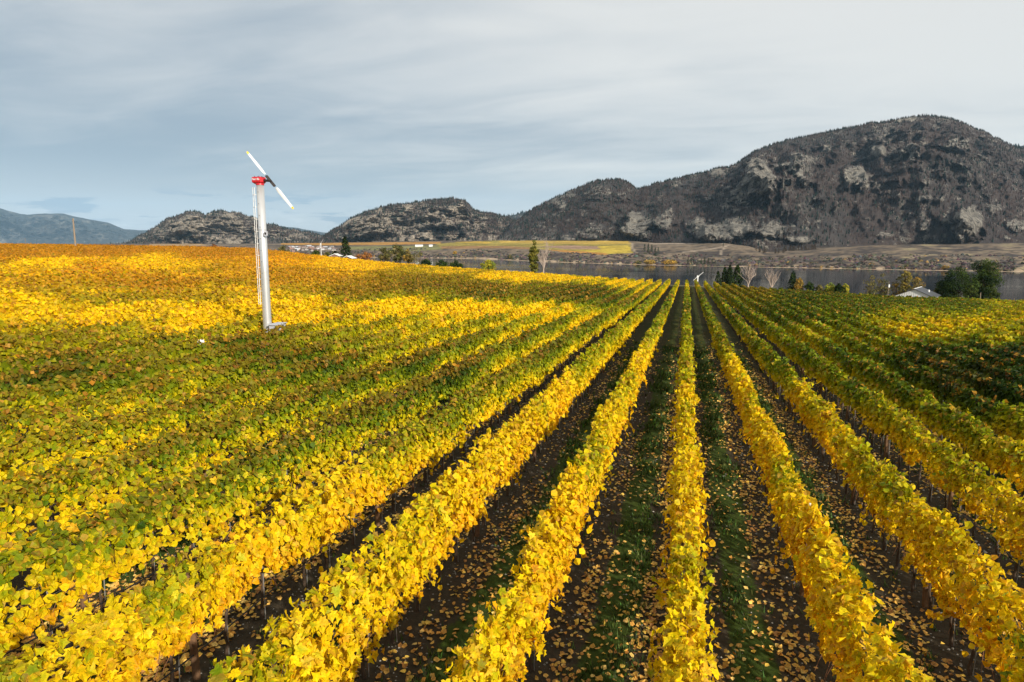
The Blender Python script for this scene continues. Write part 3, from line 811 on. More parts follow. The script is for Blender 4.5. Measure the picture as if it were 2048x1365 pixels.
def sample_row(k, y, kind, size_k, side_bias):
    """leaves at row positions y"""
    n = len(y)
    cx, half, top, bot = canopy_params(k, y)
    hgt = top - bot
    u = rng.random(n)
    side = np.where(rng.random(n) < side_bias, 1.0, -1.0)      # +1 right face, -1 left face
    is_top = u < 0.20
    hr = np.where(is_top, 1.0 - 0.10 * rng.random(n) ** 2, rng.random(n) ** 0.85)
    prof = np.sqrt(np.clip(1 - np.abs(hr - 0.45) ** 3 * 1.6, 0.15, 1))
    depth = 1 - 0.55 * rng.random(n) ** 1.7
    x = np.where(is_top, cx + half * rng.uniform(-0.9, 0.9, n), cx + side * half * prof * depth)
    z = bot + hgt * hr + np.where(is_top, 0.10 * rng.standard_normal(n).clip(-1, 2.2), 0.0)
    # stray shoots and hanging leaves
    st = rng.random(n) < 0.05
    x = np.where(st, x + side * rng.uniform(0.02, 0.22, n), x)
    ha = rng.random(n) < 0.04
    z = np.where(ha, z - rng.uniform(0.0, 0.3, n), z)
    near = np.hypot(x, y) < 55
    m_ = np.nonzero(near)[0][: int(near.sum() * (0.10 if k > -3 else 0.04)) // 6 * 6] if n > 60 else np.zeros(0, int)
    if len(m_):
        q = len(m_) // 6
        m_ = rng.permutation(np.nonzero(near)[0])[: q * 6].reshape(q, 6)
        t_l = np.linspace(0.05, 1.0, 6)[None]
        up_ = rng.random((q, 1)) < 0.6
        ln = rng.uniform(0.18, 0.5, (q, 1)); dx = rng.uniform(-0.35, 0.35, (q, 1)); dy = rng.uniform(-0.5, 0.5, (q, 1))
        sd = side[m_[:, :1]]
        b0 = m_[:, :1]
        xs_ = np.where(up_, cx[b0] + dx * ln * t_l, cx[b0] + sd * (half[b0] + 0.6 * ln * np.sin(t_l * 1.5)))
        zs_ = np.where(up_, top[b0] + ln * t_l - 0.25 * ln * t_l ** 2, bot[b0] + hgt[b0] * hr[b0] - ln * t_l ** 2 * 0.9)
        ys_ = y[b0] + dy * ln * t_l
        x[m_] = xs_ + rng.normal(0, .02, (q, 6)); z[m_] = zs_ + rng.normal(0, .02, (q, 6)); y[m_] = ys_
        hr[m_] = np.where(up_, 1.0, hr[b0])
    gz = ground_z(x, y)
    P = np.stack([x, y, gz + z], -1)
    nr = np.stack([np.where(is_top, side * 0.35, side * 0.85), np.zeros(n), np.where(is_top, 0.9, 0.42)], -1) + 0.52 * rng.standard_normal((n, 3))
    tip = np.stack([side * 0.25, np.zeros(n), -np.ones(n)], -1) + 0.55 * rng.standard_normal((n, 3))
    hrel = np.clip(hr, 0, 1)
    return P, nr, tip, hrel


def core_mesh(k, y0, y1, col_of):
    """dense inside of the hedge where leaves are too small to pick apart"""
    ys = np.arange(y0, y1, 1.2 if k > -12 else 1.9)
    if len(ys) < 2: return None
    cx, half, top, bot = canopy_params(k, ys)
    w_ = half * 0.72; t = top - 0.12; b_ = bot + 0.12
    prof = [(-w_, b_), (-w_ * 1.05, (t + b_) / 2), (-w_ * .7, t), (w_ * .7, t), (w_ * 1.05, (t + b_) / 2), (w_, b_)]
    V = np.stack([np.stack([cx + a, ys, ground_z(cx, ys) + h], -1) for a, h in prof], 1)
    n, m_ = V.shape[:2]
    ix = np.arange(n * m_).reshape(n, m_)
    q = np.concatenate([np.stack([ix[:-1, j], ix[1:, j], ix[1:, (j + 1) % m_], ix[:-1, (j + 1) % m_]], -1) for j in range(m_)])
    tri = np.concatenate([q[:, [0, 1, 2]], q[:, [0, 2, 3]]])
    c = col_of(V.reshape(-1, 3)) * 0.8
    return V.reshape(-1, 3), tri, c


WORDS = ['', 'first', 'second', 'third', 'fourth', 'fifth', 'sixth', 'seventh', 'eighth', 'ninth', 'tenth', 'eleventh', 'twelfth', 'thirteenth', 'fourteenth', 'fifteenth', 'sixteenth', 'seventeenth', 'eighteenth', 'nineteenth', 'twentieth']


def row_label(k):
    if k == 0: return 'golden vine row running straight away from the viewer without any lean'
    if -20 <= k < 0:
        tail = {1: 'with a lime patch near its front', 2: 'with dark wooden post under it', 9: 'below the wind machine', 10: 'behind the wind machine'}.get(-k, '')
        return f'{WORDS[-k]} vine row left of the straight central row {tail}'.strip()
    if 0 < k <= 20:
        tail = {1: 'with a white tipped post', 2: 'over a stout brown post'}.get(k, '')
        return f'{WORDS[k]} vine row right of the straight central row {tail}'.strip()
    if k < 0: return 'thin vine row far up the left slope, merging into gold and rust bands'
    return 'low vine row far down the right slope, green topped with rust and gold'


LEAF_OBJ = {}
row_parts_k = 9
rows = []
tri_total = 0
tanL, tanR = math.tan(math.radians(53.2)), math.tan(math.radians(24.2))
for k in range(-110, 37):
    x = ROW * k
    y0 = 3.5 if k == 0 else (max(3.0, -x / tanL - 2.5) if k < 0 else max(3.0, x / tanR * 0.98 - 9.0))
    if k < 0: y0 = max(y0, 3.0)
    y1 = Y_END - 2.0 + 1.2 * math.sin(k * 1.7) - (2.5 if k % 3 == 0 else 0)
    if y0 > y1 - 4: continue
    side_bias = 0.5 if abs(k) < 1 else (0.80 if k < 0 else 0.22)
    if k < -12: side_bias = 0.9
    bands = []
    yb = np.arange(y0, y1, 1.0)
    dist = np.hypot(x, yb)
    lod = np.clip((dist / 20.0) ** 0.70, 1.0, 2.75)
    full = 520.0 if k > -8 else 420.0
    cnt = full / lod ** 2
    far_k = (k < -25)
    if far_k: cnt = cnt * 0.62
    mid = np.stack([np.full_like(yb, x), yb + .5, ground_z(np.full_like(yb, x), yb + .5) + 1.6], -1)
    qpx, qpy = project(mid)
    cnt = cnt * gap_density(qpx, qpy)
    ri, ru = turn_at(qpx, qpy)
    ri = ri + (0.55 if k <= -3 else 0.34) * (fbm(yb / 20.0, yb * 0 + k * 5.7, 97, 3) - 0.5) * (ri < .93) * np.interp(qpy, [760, 1000], [1.0, 0.3])
    cnt = np.floor(cnt + rng.random(len(cnt))).astype(int)
    seg = np.repeat(np.arange(len(yb)), cnt)
    n = len(seg)
    y = yb[seg] + rng.random(n)
    P, nr, tip, hrel = sample_row(k, y, 0, 1.0, side_bias)
    # foliage hangs in clumps with dark gaps between them
    cl_ = fbm(y * 2.3 + k * 11.3, P[:, 2] * 2.6 + np.sign(P[:, 0] - x) * 50, 95, 2)
    kp_ = rng.random(n) < 0.30 + 0.95 * sstep(0.30, 0.60, cl_)
    P, nr, tip, hrel, y, n = P[kp_], nr[kp_], tip[kp_], hrel[kp_], y[kp_], int(kp_.sum())
    wob = 0.16 * (fbm(y * 0.5, y * 0 + k * 3.1, 88, 3) - 0.5) * 2
    ripe_y = np.interp(y, yb + .5, ri) + wob; rust_y = np.interp(y, yb + .5, ru)
    col = leaf_colours(ripe_y, rust_y, hrel, n, np.interp(np.hypot(P[:, 0], y), [15, 40], [0.9, 0.40]), 0.22 if k <= -3 else 0.05)
    size = rng.uniform(0.110, 0.172, n) * np.interp(y, yb, lod)
    ds = np.hypot(P[:, 0], P[:, 1])
    parts = []
    vein = np.clip(col * np.array((0.72, 0.85, 0.8)) + np.array((0, .015, 0)), 0, 1)
    curl = rng.uniform(0.2, 2.6, n) * np.where(rng.random(n) < .25, -1, 1)
    for kind, (a, b_) in ((3, (0, 8.5)), (2, (8.5, 12)), (1, (12, 24)), (0, (24, 1e9))):
        ms = (ds >= a) & (ds < b_)
        if ms.any(): parts.append(leaves_mesh(P[ms], nr[ms], tip[ms], size[ms], col[ms], kind, vein[ms], curl[ms]))
    cs = max(y0, math.sqrt(max(26.0 ** 2 - x * x, 0)))

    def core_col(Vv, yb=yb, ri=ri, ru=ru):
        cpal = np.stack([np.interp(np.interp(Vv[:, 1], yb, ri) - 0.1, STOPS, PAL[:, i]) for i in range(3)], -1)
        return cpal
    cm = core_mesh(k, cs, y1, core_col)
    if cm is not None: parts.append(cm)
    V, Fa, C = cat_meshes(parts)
    tri_total += len(Fa)
    single = abs(k) > row_parts_k
    org = np.array([x, y0, float(ground_z(x, y0))])
    if single:
        o = thing('vine_row', row_label(k), 'vine row', org, 0, 'vine rows of the vineyard', new_mesh('vine_row', V - org, Fa, M_LEAF, C))
        rows.append((k, o, org, y0, y1)); continue
    o = thing('vine_row', row_label(k), 'vine row', org, 0, 'vine rows of the vineyard')
    f_ = obj('foliage', new_mesh('foliage', V - org, Fa, M_LEAF, C), o); f_['kind'] = 'stuff'
    rows.append((k, o, org, y0, y1))

# leaves one can pick apart on the nearest rows: shared meshes, one object each
def one_leaf(name, col, mat, curl, kind=3):
    V, Fa, C = leaves_mesh(np.zeros((1, 3)), np.array([[0, 0, 1.]]), np.array([[0, 1., 0]]), np.ones(1), np.array([col], float), kind, np.array([col], float) * np.array((.72, .85, .8)), np.array([curl], float))
    return new_mesh(name, V, Fa, mat, C)


LV = [one_leaf('leaf', c, M_LEAF, cu_) for c, cu_ in (((.82, .54, .02), 1.0), ((.78, .46, .02), 2.0), ((.74, .58, .02), -1.0), ((.58, .50, .02), 1.5), ((.80, .42, .02), 2.4), ((.86, .58, .03), .5), ((.40, .40, .02), 1.2))]
for k, o, org, y0, y1 in rows:
    if abs(k) > 4: continue
    n = 90
    ya = max(y0, 5.0 + abs(k) * 0.9)
    y = ya + rng.random(n) ** 1.3 * 8.0
    P, nr, tip, hrel = sample_row(k, y, 3, 1.0, 0.5 if k == 0 else (0.85 if k < 0 else 0.25))
    nr = nr / np.linalg.norm(nr, axis=1, keepdims=True)
    for i in range(n):
        zl = Vector(nr[i]); yl = Vector(tip[i]); yl = (yl - zl * yl.dot(zl)).normalized(); xl = yl.cross(zl)
        s = rng.uniform(0.12, 0.175)
        mt = Matrix((xl, yl, zl)).transposed().to_4x4() @ Matrix.Diagonal((s, s, s, 1))
        mt.translation = Vector(P[i] - org + nr[i] * 0.05)
        lf = bpy.data.objects.new('leaf', LV[int(rng.integers(0, 7)) if rng.random() < .5 else int(rng.integers(0, 3))])
        COL.objects.link(lf); lf.parent = o; lf.matrix_local = mt

# trunks, stakes, posts, hose, wires, canes
def trunk_mesh(seed):
    r_ = random.Random(seed); mb = MB()
    pts = [(0, 0, -0.08)]; x = y = 0
    for i in range(1, 6):
        x += r_.uniform(-.035, .035); y += r_.uniform(-.04, .04); pts.append((x, y, i * 0.18))
    mb.tube(pts, [.04, .032, .026, .024, .026, .03], 6)
    for sgn in (-1, 1):
        mb.tube([pts[-1], (x, y + sgn * .18, .99), (x + r_.uniform(-.03, .03), y + sgn * .55, 1.0)], [.022, .017, .011], 5)
    for j in range(3):
        yy = y + r_.uniform(-.5, .5)
        mb.tube([(x, yy, .98), (x + r_.uniform(-.07, .07), yy + r_.uniform(-.06, .06), 1.4), (x + r_.uniform(-.1, .1), yy + r_.uniform(-.1, .1), 1.85)], [.007, .006, .004], 4)
    return mb.mesh('trunk', M_BARK)


TR = [trunk_mesh(i) for i in range(6)]
STK = MB().tube([(0, 0, -.1), (0, 0, 1.25)], .009, 5).mesh('stake', M_STAKE)
POST = MB().tube([(0, 0, -.2), (0, 0, 1.0), (0, 0, 1.76)], [.062, .058, .054], 10).mesh('post', M_POST)
POSTW = MB().tube([(0, 0, 0), (0, 0, .34)], [.024, .022], 8).mesh('post_cap', M_WHITE)


def put(name, me, parent, loc, rot=(0, 0, 0)):
    o = bpy.data.objects.new(name, me); COL.objects.link(o); o.parent = parent
    o.location = loc; o.rotation_euler = rot
    return o


def ray_ground(px, py):
    v = ray(px, py); lo, hi = 1.0, 400.0
    for _ in range(50):
        t = (lo + hi) / 2; p_ = CAM + v * t
        if p_[2] > ground_z(p_[0], p_[1]): lo = t
        else: hi = t
    return CAM + v * lo


POST_Y0 = float(ray_ground(1604, 1190)[1])
for k, o, org, y0, y1 in rows:
    if abs(k) > row_parts_k: continue
    x = ROW * k
    lim = 48 if abs(k) <= 4 else (40 if abs(k) <= 6 else 30)
    y = math.ceil(y0 / 1.15) * 1.15
    while y < lim:
        xx = x + random.uniform(-.05, .05); yy = y + random.uniform(-.12, .12)
        z = float(ground_z(xx, yy))
        put('trunk', TR[random.randrange(6)], o, (xx - org[0], yy - org[1], z - org[2]), (random.uniform(-.05, .05), random.uniform(-.05, .05), random.choice((0, math.pi)) + random.uniform(-.15, .15)))
        if abs(k) <= 5:
            put('stake', STK, o, (xx - org[0] + .05, yy - org[1] + .03, z - org[2]), (random.uniform(-.05, .05), random.uniform(-.04, .04), 0))
        y += 1.15
    # the rest of the trunks, too far to pick apart
    if abs(k) <= 7:
        mb = MB()
        while y < 130:
            z = float(ground_z(x, y))
            mb.tube([(x - org[0], y - org[1], z - org[2] - .05), (x - org[0] + random.uniform(-.06, .06), y - org[1], z - org[2] + 1.0)], .03, 4, caps=False)
            y += 1.15
        t_o = mb.build('trunks', M_BARK, o); t_o['kind'] = 'stuff'
    py_ = POST_Y0 + (0.0 if k % 2 else 0.35)
    while py_ > y0 + 6: py_ -= 6.6
    j = 0
    while py_ < 90:
        if py_ > y0:
            z = float(ground_z(x, py_))
            po = put('post', POST, o, (x - org[0] + .03, py_ - org[1], z - org[2]), (random.uniform(-.03, .03), random.uniform(-.03, .03), random.random()))
            if k == 1 and 12 < py_ < 19:
                put('post_cap', POSTW, po, (0, 0, 1.76))
        py_ += 6.6
    # hose and wires sagging between posts
    ys = np.arange(y0, min(y1, 95), 1.0)
    zs = ground_z(np.full_like(ys, x), ys)
    sag = 0.05 * np.sin(ys * 0.95 + k)
    MB().tube(np.stack([np.full_like(ys, x - org[0]) + .05 + .02 * np.sin(ys * .7), ys - org[1], zs - org[2] + 0.47 + sag], -1), .014, 5).build('drip_hose', M_HOSE, o)
    for h in (1.0, 1.35, 1.7):
        ys2 = np.arange(y0, min(y1, 60), 3.0); zs2 = ground_z(np.full_like(ys2, x), ys2)
        if len(ys2) > 1:
            MB().tube(np.stack([np.full_like(ys2, x - org[0]), ys2 - org[1], zs2 - org[2] + h], -1), .0035, 4).build('wire', M_WIRE, o)
    # brown canes hanging out under the leaves
    mb = MB()
    for q in range(int(70 if abs(k) <= 4 else 25)):
        yy = y0 + random.random() ** 1.2 * 30
        xx = x + random.uniform(-.2, .2); z = float(ground_z(xx, yy)) - org[2]
        a = z + random.uniform(.75, 1.1); dx, dy = random.uniform(-.22, .22), random.uniform(-.3, .3)
        mb.tube([(xx - org[0], yy - org[1], a), (xx - org[0] + dx * .6, yy - org[1] + dy * .5, a - .2), (xx - org[0] + dx, yy - org[1] + dy, a - random.uniform(.3, .6))], [.006, .005, .003], 4, caps=False)
    cn = mb.build('canes', M_CANE, o); cn['kind'] = 'stuff'

# ------------------------------------------------------------------ lane floor: fallen leaves, grass, pebbles
n = 140000
fy = 4.5 + rng.random(n) ** 1.5 * 62
fx = rng.uniform(-1, 1, n) * (7 + fy * 0.42) + (-0.1 * fy)
ph = np.abs(((fx / ROW + 0.5) % 1.0) - 0.5) * ROW          # distance to nearest row
lane = np.floor(fx / ROW)
side_l = ((fx / ROW) % 1.0)
dens = 0.22 + 1.0 * np.exp(-((side_l - 0.78) / 0.13) ** 2) + 0.35 * np.exp(-((side_l - 0.25) / 0.12) ** 2)
dens *= (1 - sstep(40, 68, fy)) * sstep(0.18, 0.6, fbm(fx * 0.55, fy * 0.28, 71, 3)) * 1.15
kp = (rng.random(n) < dens) & (ph > 0.12)
fx, fy = fx[kp], fy[kp]; n = len(fx)
fd = np.hypot(fx, fy)
fsz = rng.uniform(0.06, 0.125, n) * np.clip((fd / 28), 1, 1.7) ** 0.6
fcol = np.array([(.80, .47, .10), (.74, .42, .07), (.66, .33, .06), (.85, .56, .09), (.42, .20, .05), (.76, .52, .14)])[rng.integers(0, 6, n)] * rng.uniform(.65, 1.1, (n, 1))
fn = np.stack([np.zeros(n), np.zeros(n), np.ones(n)], -1) + 0.34 * rng.standard_normal((n, 3))
ft = rng.standard_normal((n, 3)); ft[:, 2] *= 0.2
fP = np.stack([fx, fy, ground_z(fx, fy) + rng.uniform(.02, .07, n)], -1)
fcurl = rng.uniform(-2.5, 3.0, n)
order = np.argsort(fd)
big_ix = order[:300]; rest = order[300:]
LD = [one_leaf('fallen_leaf', c, M_DRY, cu_) for c, cu_ in (((.80, .47, .10), 1.6), ((.72, .38, .09), -1.8), ((.62, .28, .08), 2.6), ((.85, .56, .11), .8), ((.42, .19, .07), 2.2), ((.76, .52, .19), -1.0))]
for i in big_ix:
    zl = Vector(fn[i]).normalized(); yl = Vector(ft[i]); yl = (yl - zl * yl.dot(zl)).normalized(); xl = yl.cross(zl)
    s = float(fsz[i]) * 1.05
    mt = Matrix((xl, yl, zl)).transposed().to_4x4() @ Matrix.Diagonal((s, s, s, 1)); mt.translation = Vector(fP[i])
    lf = bpy.data.objects.new('fallen_leaf', LD[int(rng.integers(0, 6))]); COL.objects.link(lf); lf.parent = ground; lf.matrix_local = mt
parts = []
for kind, a, b_ in ((2, 0, 9), (1, 9, 14), (0, 14, 999)):
    ms = rest[(fd[rest] >= a) & (fd[rest] < b_)]
    if len(ms): parts.append(leaves_mesh(fP[ms], fn[ms], ft[ms], fsz[ms], fcol[ms], kind, fcol[ms] * .8, fcurl[ms]))
V, Fa, C = cat_meshes(parts); tri_total += len(Fa)
o = obj('fallen_leaves', new_mesh('fallen_leaves', V, Fa, M_DRY, C)); o['kind'] = 'stuff'
o['label'] = 'tan and orange fallen leaves lying along the lanes between vine rows'

n = 90000
ty = 4.5 + rng.random(n) ** 1.4 * 55
tx = rng.uniform(-1, 1, n) * (7 + ty * 0.42) - 0.1 * ty
sl = np.abs(((tx / ROW + 0.5) % 1.0) - 0.5) * 2
kp = rng.random(n) < (sstep(0.40, 0.72, sl) * sstep(0.40, 0.66, fbm(tx * 1.1, ty * 0.7, 73, 3)) + 0.03)
tx, ty = tx[kp], ty[kp]; n = len(tx)
td = np.hypot(tx, ty); tz = ground_z(tx, ty)
hh = rng.uniform(.05, .19, n) * np.clip(td / 20, 1, 1.8)
parts = []
for q in range(4):
    a = rng.uniform(0, 6.28, n); ln = rng.uniform(.2, .9, n) * hh; wd = .012 * np.clip(td / 12, 1, 4)
    bx = tx + rng.uniform(-.06, .06, n); by = ty + rng.uniform(-.06, .06, n)
    ca, sa = np.cos(a), np.sin(a)
    v0 = np.stack([bx - sa * wd, by + ca * wd, tz - .01], -1); v1 = np.stack([bx + sa * wd, by - ca * wd, tz - .01], -1)
    v2 = np.stack([bx + ca * ln, by + sa * ln, tz + hh], -1)
    V = np.stack([v0, v1, v2], 1).reshape(-1, 3)
    c = np.array((.052, .090, .014)) * rng.uniform(.25, 1.9, (n, 1)) * (1 + .2 * rng.standard_normal((n, 3)))
    parts.append((V, np.arange(3 * n).reshape(-1, 3), np.repeat(np.clip(c, .004, .3), 3, 0)))
V, Fa, C = cat_meshes(parts); tri_total += len(Fa)
o = obj('lane_grass', new_mesh('lane_grass', V, Fa, M_GRASS, C)); o['kind'] = 'stuff'
o['label'] = 'dark green grass strips growing down the middle of the lanes'

n = 20000
ty = 4.5 + rng.random(n) ** 1.6 * 34; tx = rng.uniform(-1, 1, n) * (7 + ty * 0.42) - 0.1 * ty
kp = rng.random(n) < 1 - sstep(.3, .7, np.abs(((tx / ROW + 0.5) % 1.0) - 0.5) * 2) * .85
tx, ty = tx[kp], ty[kp]; n = len(tx)
r_ = rng.uniform(.008, .026, n) * np.clip(np.hypot(tx, ty) / 12, 1, 2)
tpl = np.array([(1, 0, 0), (-1, 0, 0), (0, 1, 0), (0, -1, 0), (0, 0, .7), (0, 0, -.7)], float)
tf = np.array([(0, 2, 4), (2, 1, 4), (1, 3, 4), (3, 0, 4), (2, 0, 5), (1, 2, 5), (3, 1, 5), (0, 3, 5)])
V = np.stack([tx, ty, ground_z(tx, ty) + r_ * .3], -1)[:, None] + tpl[None] * r_[:, None, None] * rng.uniform(.6, 1.4, (n, 6, 1))
Fa = (tf[None] + (np.arange(n) * 6)[:, None, None]).reshape(-1, 3)
c = np.repeat(np.array((.20, .19, .165)) * rng.uniform(.4, 2.0, (n, 1)), 6, 0)
o = obj('gravel', new_mesh('gravel', V.reshape(-1, 3), Fa, M_SHORE, c)); o['kind'] = 'stuff'
o['label'] = 'grey pebbles in the dark soil under the vines'

# ------------------------------------------------------------------ wind machine
WM_X, WM_Y = -ROW * 9.5 - 0.28, 35.2
wz = float(ground_z(WM_X, WM_Y))
wm = thing('wind_machine', 'tall white frost wind machine with red head rising from the vines', 'wind machine', (WM_X, WM_Y, wz))
v = ray(524, 370); t = 40.0 / (v @ F2)
TOP = float(7 + v[2] * t - wz)
Rv, Fv = Vector(R3), Vector(F2)
tower = MB().tube([(0, 0, -.1), (0, 0, 1.0), (0, 0, TOP * .5), (0, 0, TOP)], [.255, .25, .232, .212], 40).build('tower', M_GALV, wm, True)
for z in (1.8, 4.6, 7.4):
    MB().tube([(0, 0, z), (0, 0, z + .05)], [.262 - .0045 * z] * 2, 32).build('band', M_GALV, wm)
for i in range(12):
    p_ = Rv * (-.055) - Fv * (.222)
    MB().tube([np.array(p_) * .9 + (0, 0, 2.3 + i * .66), np.array(p_) * 1.07 + (0, 0, 2.3 + i * .66)], .018, 6).build('bolt', M_DARK, wm)
# ladder on the left flank
LQ = -Rv * .43 - Fv * .02; LI = -Rv * .275 - Fv * .16
zb, zt = 3.1, TOP - .15
lad = obj('ladder', None, wm)
for q, nm in ((LQ, 'rail'), (LI, 'rail')):
    MB().tube([(q.x, q.y, zb), (q.x, q.y, zt)], .017, 6).build(nm, M_WHITE, lad)
z = zb + .1
i = 0
while z < zt:
    MB().tube([(LQ.x, LQ.y, z), (LI.x, LI.y, z)], .022 if i % 2 == 0 else .011, 6).build('rung', M_WHITE, lad)
    if i % 2 == 0:
        q = -Rv * .2 - Fv * .02
        MB().tube([(LI.x, LI.y, z), (q.x, q.y, z)], .016, 5).build('bracket', M_WHITE, lad)
    z += .345; i += 1
# red head
hd = obj('gearbox', None, wm)
ang = math.atan2(R3[1], R3[0]) - 0.30
hx = Vector((math.cos(ang), math.sin(ang), 0)); hy = Vector((-math.sin(ang), math.cos(ang), 0))


def prism(outline, depth, axis_u, axis_v, axis_n, org):
    n = len(outline); v = []
    for s in (-.5, .5):
        for a, b_ in outline: v.append(np.array(org) + np.array(axis_u) * a + np.array(axis_v) * b_ + np.array(axis_n) * depth * s)
    f = [tuple(range(n)), tuple(range(2 * n - 1, n - 1, -1))] + [(i, i + n, (i + 1) % n + n, (i + 1) % n) for i in range(n)]
    return v, f


zu = Vector((0, 0, 1))
hc = Vector((0, 0, TOP + .24)) - hx * .04
mb = MB()
# eight-sided drum laid flat with chamfered lower edge
oc = [(-.36, -.13), (-.30, -.27), (.24, -.27), (.34, -.12), (.34, .12), (.24, .27), (-.30, .27), (-.36, .13)]
rings = [(-.20, .62), (-.13, .93), (-.08, 1.0), (.13, 1.0), (.19, .90)]
vs = []
for zz, sc in rings:
    for a, b_ in oc: vs.append(hc + hx * a * sc + hy * b_ * sc + zu * zz)
fs_ = [tuple(range(7, -1, -1)), tuple(range(32, 40))]
for r in range(4):
    for j in range(8):
        fs_.append((r * 8 + j, r * 8 + (j + 1) % 8, (r + 1) * 8 + (j + 1) % 8, (r + 1) * 8 + j))
mb.add([tuple(q) for q in vs], fs_).build('housing', M_RED, hd)
MB().tube([(0, 0, TOP - .02), (0, 0, TOP + .08)], [.235, .225], 24).build('collar', M_RED, hd)
mb = MB()
for a, b_ in ((-.12, .05), (.05, -.08), (.12, .1), (-.2, -.12)):
    q = hc + hx * a + hy * b_; mb.tube([tuple(q + zu * .18), tuple(q + zu * .25)], .02, 6)
mb.build('breather', M_DARK, hd)
# lettering on the face towards the camera
fcu = bpy.data.curves.new('lettering', 'FONT')
fcu.body = 'Fisher Blo'; fcu.size = .155; fcu.align_x = 'CENTER'; fcu.align_y = 'CENTER'; fcu.extrude = .002; fcu.offset = .004
fcu.materials.append(M_WHITE)
tx_o = bpy.data.objects.new('lettering', fcu); COL.objects.link(tx_o); tx_o.parent = hd
tx_o.location = hc - hy * .2745 + hx * (-.03) + zu * .055
tx_o.rotation_euler = (math.pi / 2, 0, ang); tx_o.scale = (.78, 1.0, 1)
bpy.context.view_layer.update()
t_me = bpy.data.meshes.new_from_object(tx_o.evaluated_get(bpy.context.evaluated_depsgraph_get()))
t_ob = obj('lettering', t_me, hd); t_ob.location, t_ob.rotation_euler, t_ob.scale = tx_o.location, tx_o.rotation_euler, tx_o.scale
bpy.data.objects.remove(tx_o); t_ob.name = 'lettering'
# propeller
phi = math.radians(48)
ax = (Rv * math.cos(phi) - Fv * math.sin(phi)).normalized()
pc = hc + ax * .52
hub_c = at(541.5, 362.5, 39.75) - np.array([WM_X, WM_Y, wz])
pc = Vector(hub_c)
prop = obj('propeller', None, wm)
MB().tube([tuple(hc + hx * .25), tuple(pc + ax * .06)], [.085, .06], 10).build('shaft', M_DARK, prop)
h_ = zu.cross(ax).normalized()
if h_.dot(Rv) < 0: h_ = -h_
al = math.radians(40)
bd = (zu * math.cos(al) - h_ * math.sin(al)).normalized()
cd = ax.cross(bd).normalized()
MB().add(*prism([(-.36, -.07), (.36, -.07), (.40, 0), (.36, .07), (-.36, .07), (-.40, 0)], .08, bd, cd, ax, pc - ax * .03)).build('hub_clamp', M_DARK, prop)
LB = 1.98


def blade(sgn):
    mb = MB(); rows_ = []
    tipv = []
    for i, s in enumerate(np.linspace(.24, 1.0, 12)):
        ch = np.interp(s, [.24, .35, .6, .93, 1.0], [.11, .20, .18, .13, .09]); th = np.interp(s, [.24, 1], [.05, .012])
        tw = math.radians(np.interp(s, [.24, 1.0], [30, 10])) * sgn
        cdir = cd * math.cos(tw) + ax * math.sin(tw); nd = ax * math.cos(tw) - cd * math.sin(tw)
        c0 = pc + bd * (sgn * s * LB)
        rows_.append([c0 + cdir * ch * a + nd * th * b_ for a, b_ in ((-.5, 0), (-.25, .5), (.1, .55), (.5, 0), (.1, -.4), (-.25, -.35))])
    return rows_


def loft(rows_, name, mat, parent):
    v = [tuple(q) for r in rows_ for q in r]; n = len(rows_[0]); f = []
    for i in range(len(rows_) - 1):
        for j in range(n): f.append((i * n + j, i * n + (j + 1) % n, (i + 1) * n + (j + 1) % n, (i + 1) * n + j))
    f.append(tuple(range(n))); f.append(tuple(range(len(v) - n, len(v))))
    return MB().add(v, f).build(name, mat, parent)


for sgn in (1, -1):
    rw = blade(sgn)
    loft(rw[:11], 'blade', M_WHITE, prop)
    loft(rw[10:], 'blade_tip', M_YEL, prop)
# little control box half way up, engine box at the foot
q = at(531.5, 467.5, 39.7) - np.array([WM_X, WM_Y, wz])
cb = obj('control_box', None, wm)
MB().box((q[0], q[1], q[2]), (.20, .14, .24), YAW).build('case', M_LIDGREY, cb)
MB().box((q[0] - F2[0] * .075, q[1] - F2[1] * .075, q[2]), (.11, .01, .13), YAW).build('screen', M_DARK, cb)
eb = obj('engine_box', None, wm)
q = at(555, 648, 39.9) - np.array([WM_X, WM_Y, wz])
MB().box((q[0], q[1], q[2] / 2), (.50, 1.0, q[2] - .06), YAW - .2).build('case', M_LIDGREY, eb)
MB().box((q[0], q[1], q[2]), (.58, 1.15, .06), YAW - .2).build('lid', M_LIDGREY, eb)


# distant wind machines
def small_machine(px, py_top, d, label, blade_dir, lean=0.0, h=10.0, r=.22):
    P0 = at(px, py_top, d)
    root = thing('wind_machine', label, 'wind machine', (P0[0], P0[1], P0[2] - h), 0, 'distant wind machines')
    MB().tube([(0, 0, 0), (lean, 0, h - .5)], [r, r * .85], 10).build('tower', M_WHITE, root)
    MB().box((lean, 0, h - .3), (.6, .4, .4), YAW).build('gearbox', M_WHITE, root)
    for s in (1, -1):
        q = np.array(blade_dir, float)
        a = np.array([lean, 0, h - .3]) - F2 * .4
        pr = obj('blade', new_mesh('blade', np.array([a + s * q * .3 + np.array([0, 0, .1]), a + s * q * 2.6 + np.array([0, 0, .06]), a + s * q * 2.6 - np.array([0, 0, .06]), a + s * q * .3 - np.array([0, 0, .1]), a + s * q * 1.4 - F2 * .06]),
                                   np.array([(0, 1, 4), (1, 2, 4), (2, 3, 4), (3, 0, 4), (0, 3, 2), (0, 2, 1)]), M_WHITE), root)
    return root


small_machine(1393.5, 551, 214, 'small white wind machine standing beyond the row ends by the lake', R3 * .6 + np.array([0, 0, .5]), lean=.35)
small_machine(641.5, 487, 330, 'thin pale wind machine left of the tall conifer', R3 * .5 + np.array([0, 0, .8]), r=.16)

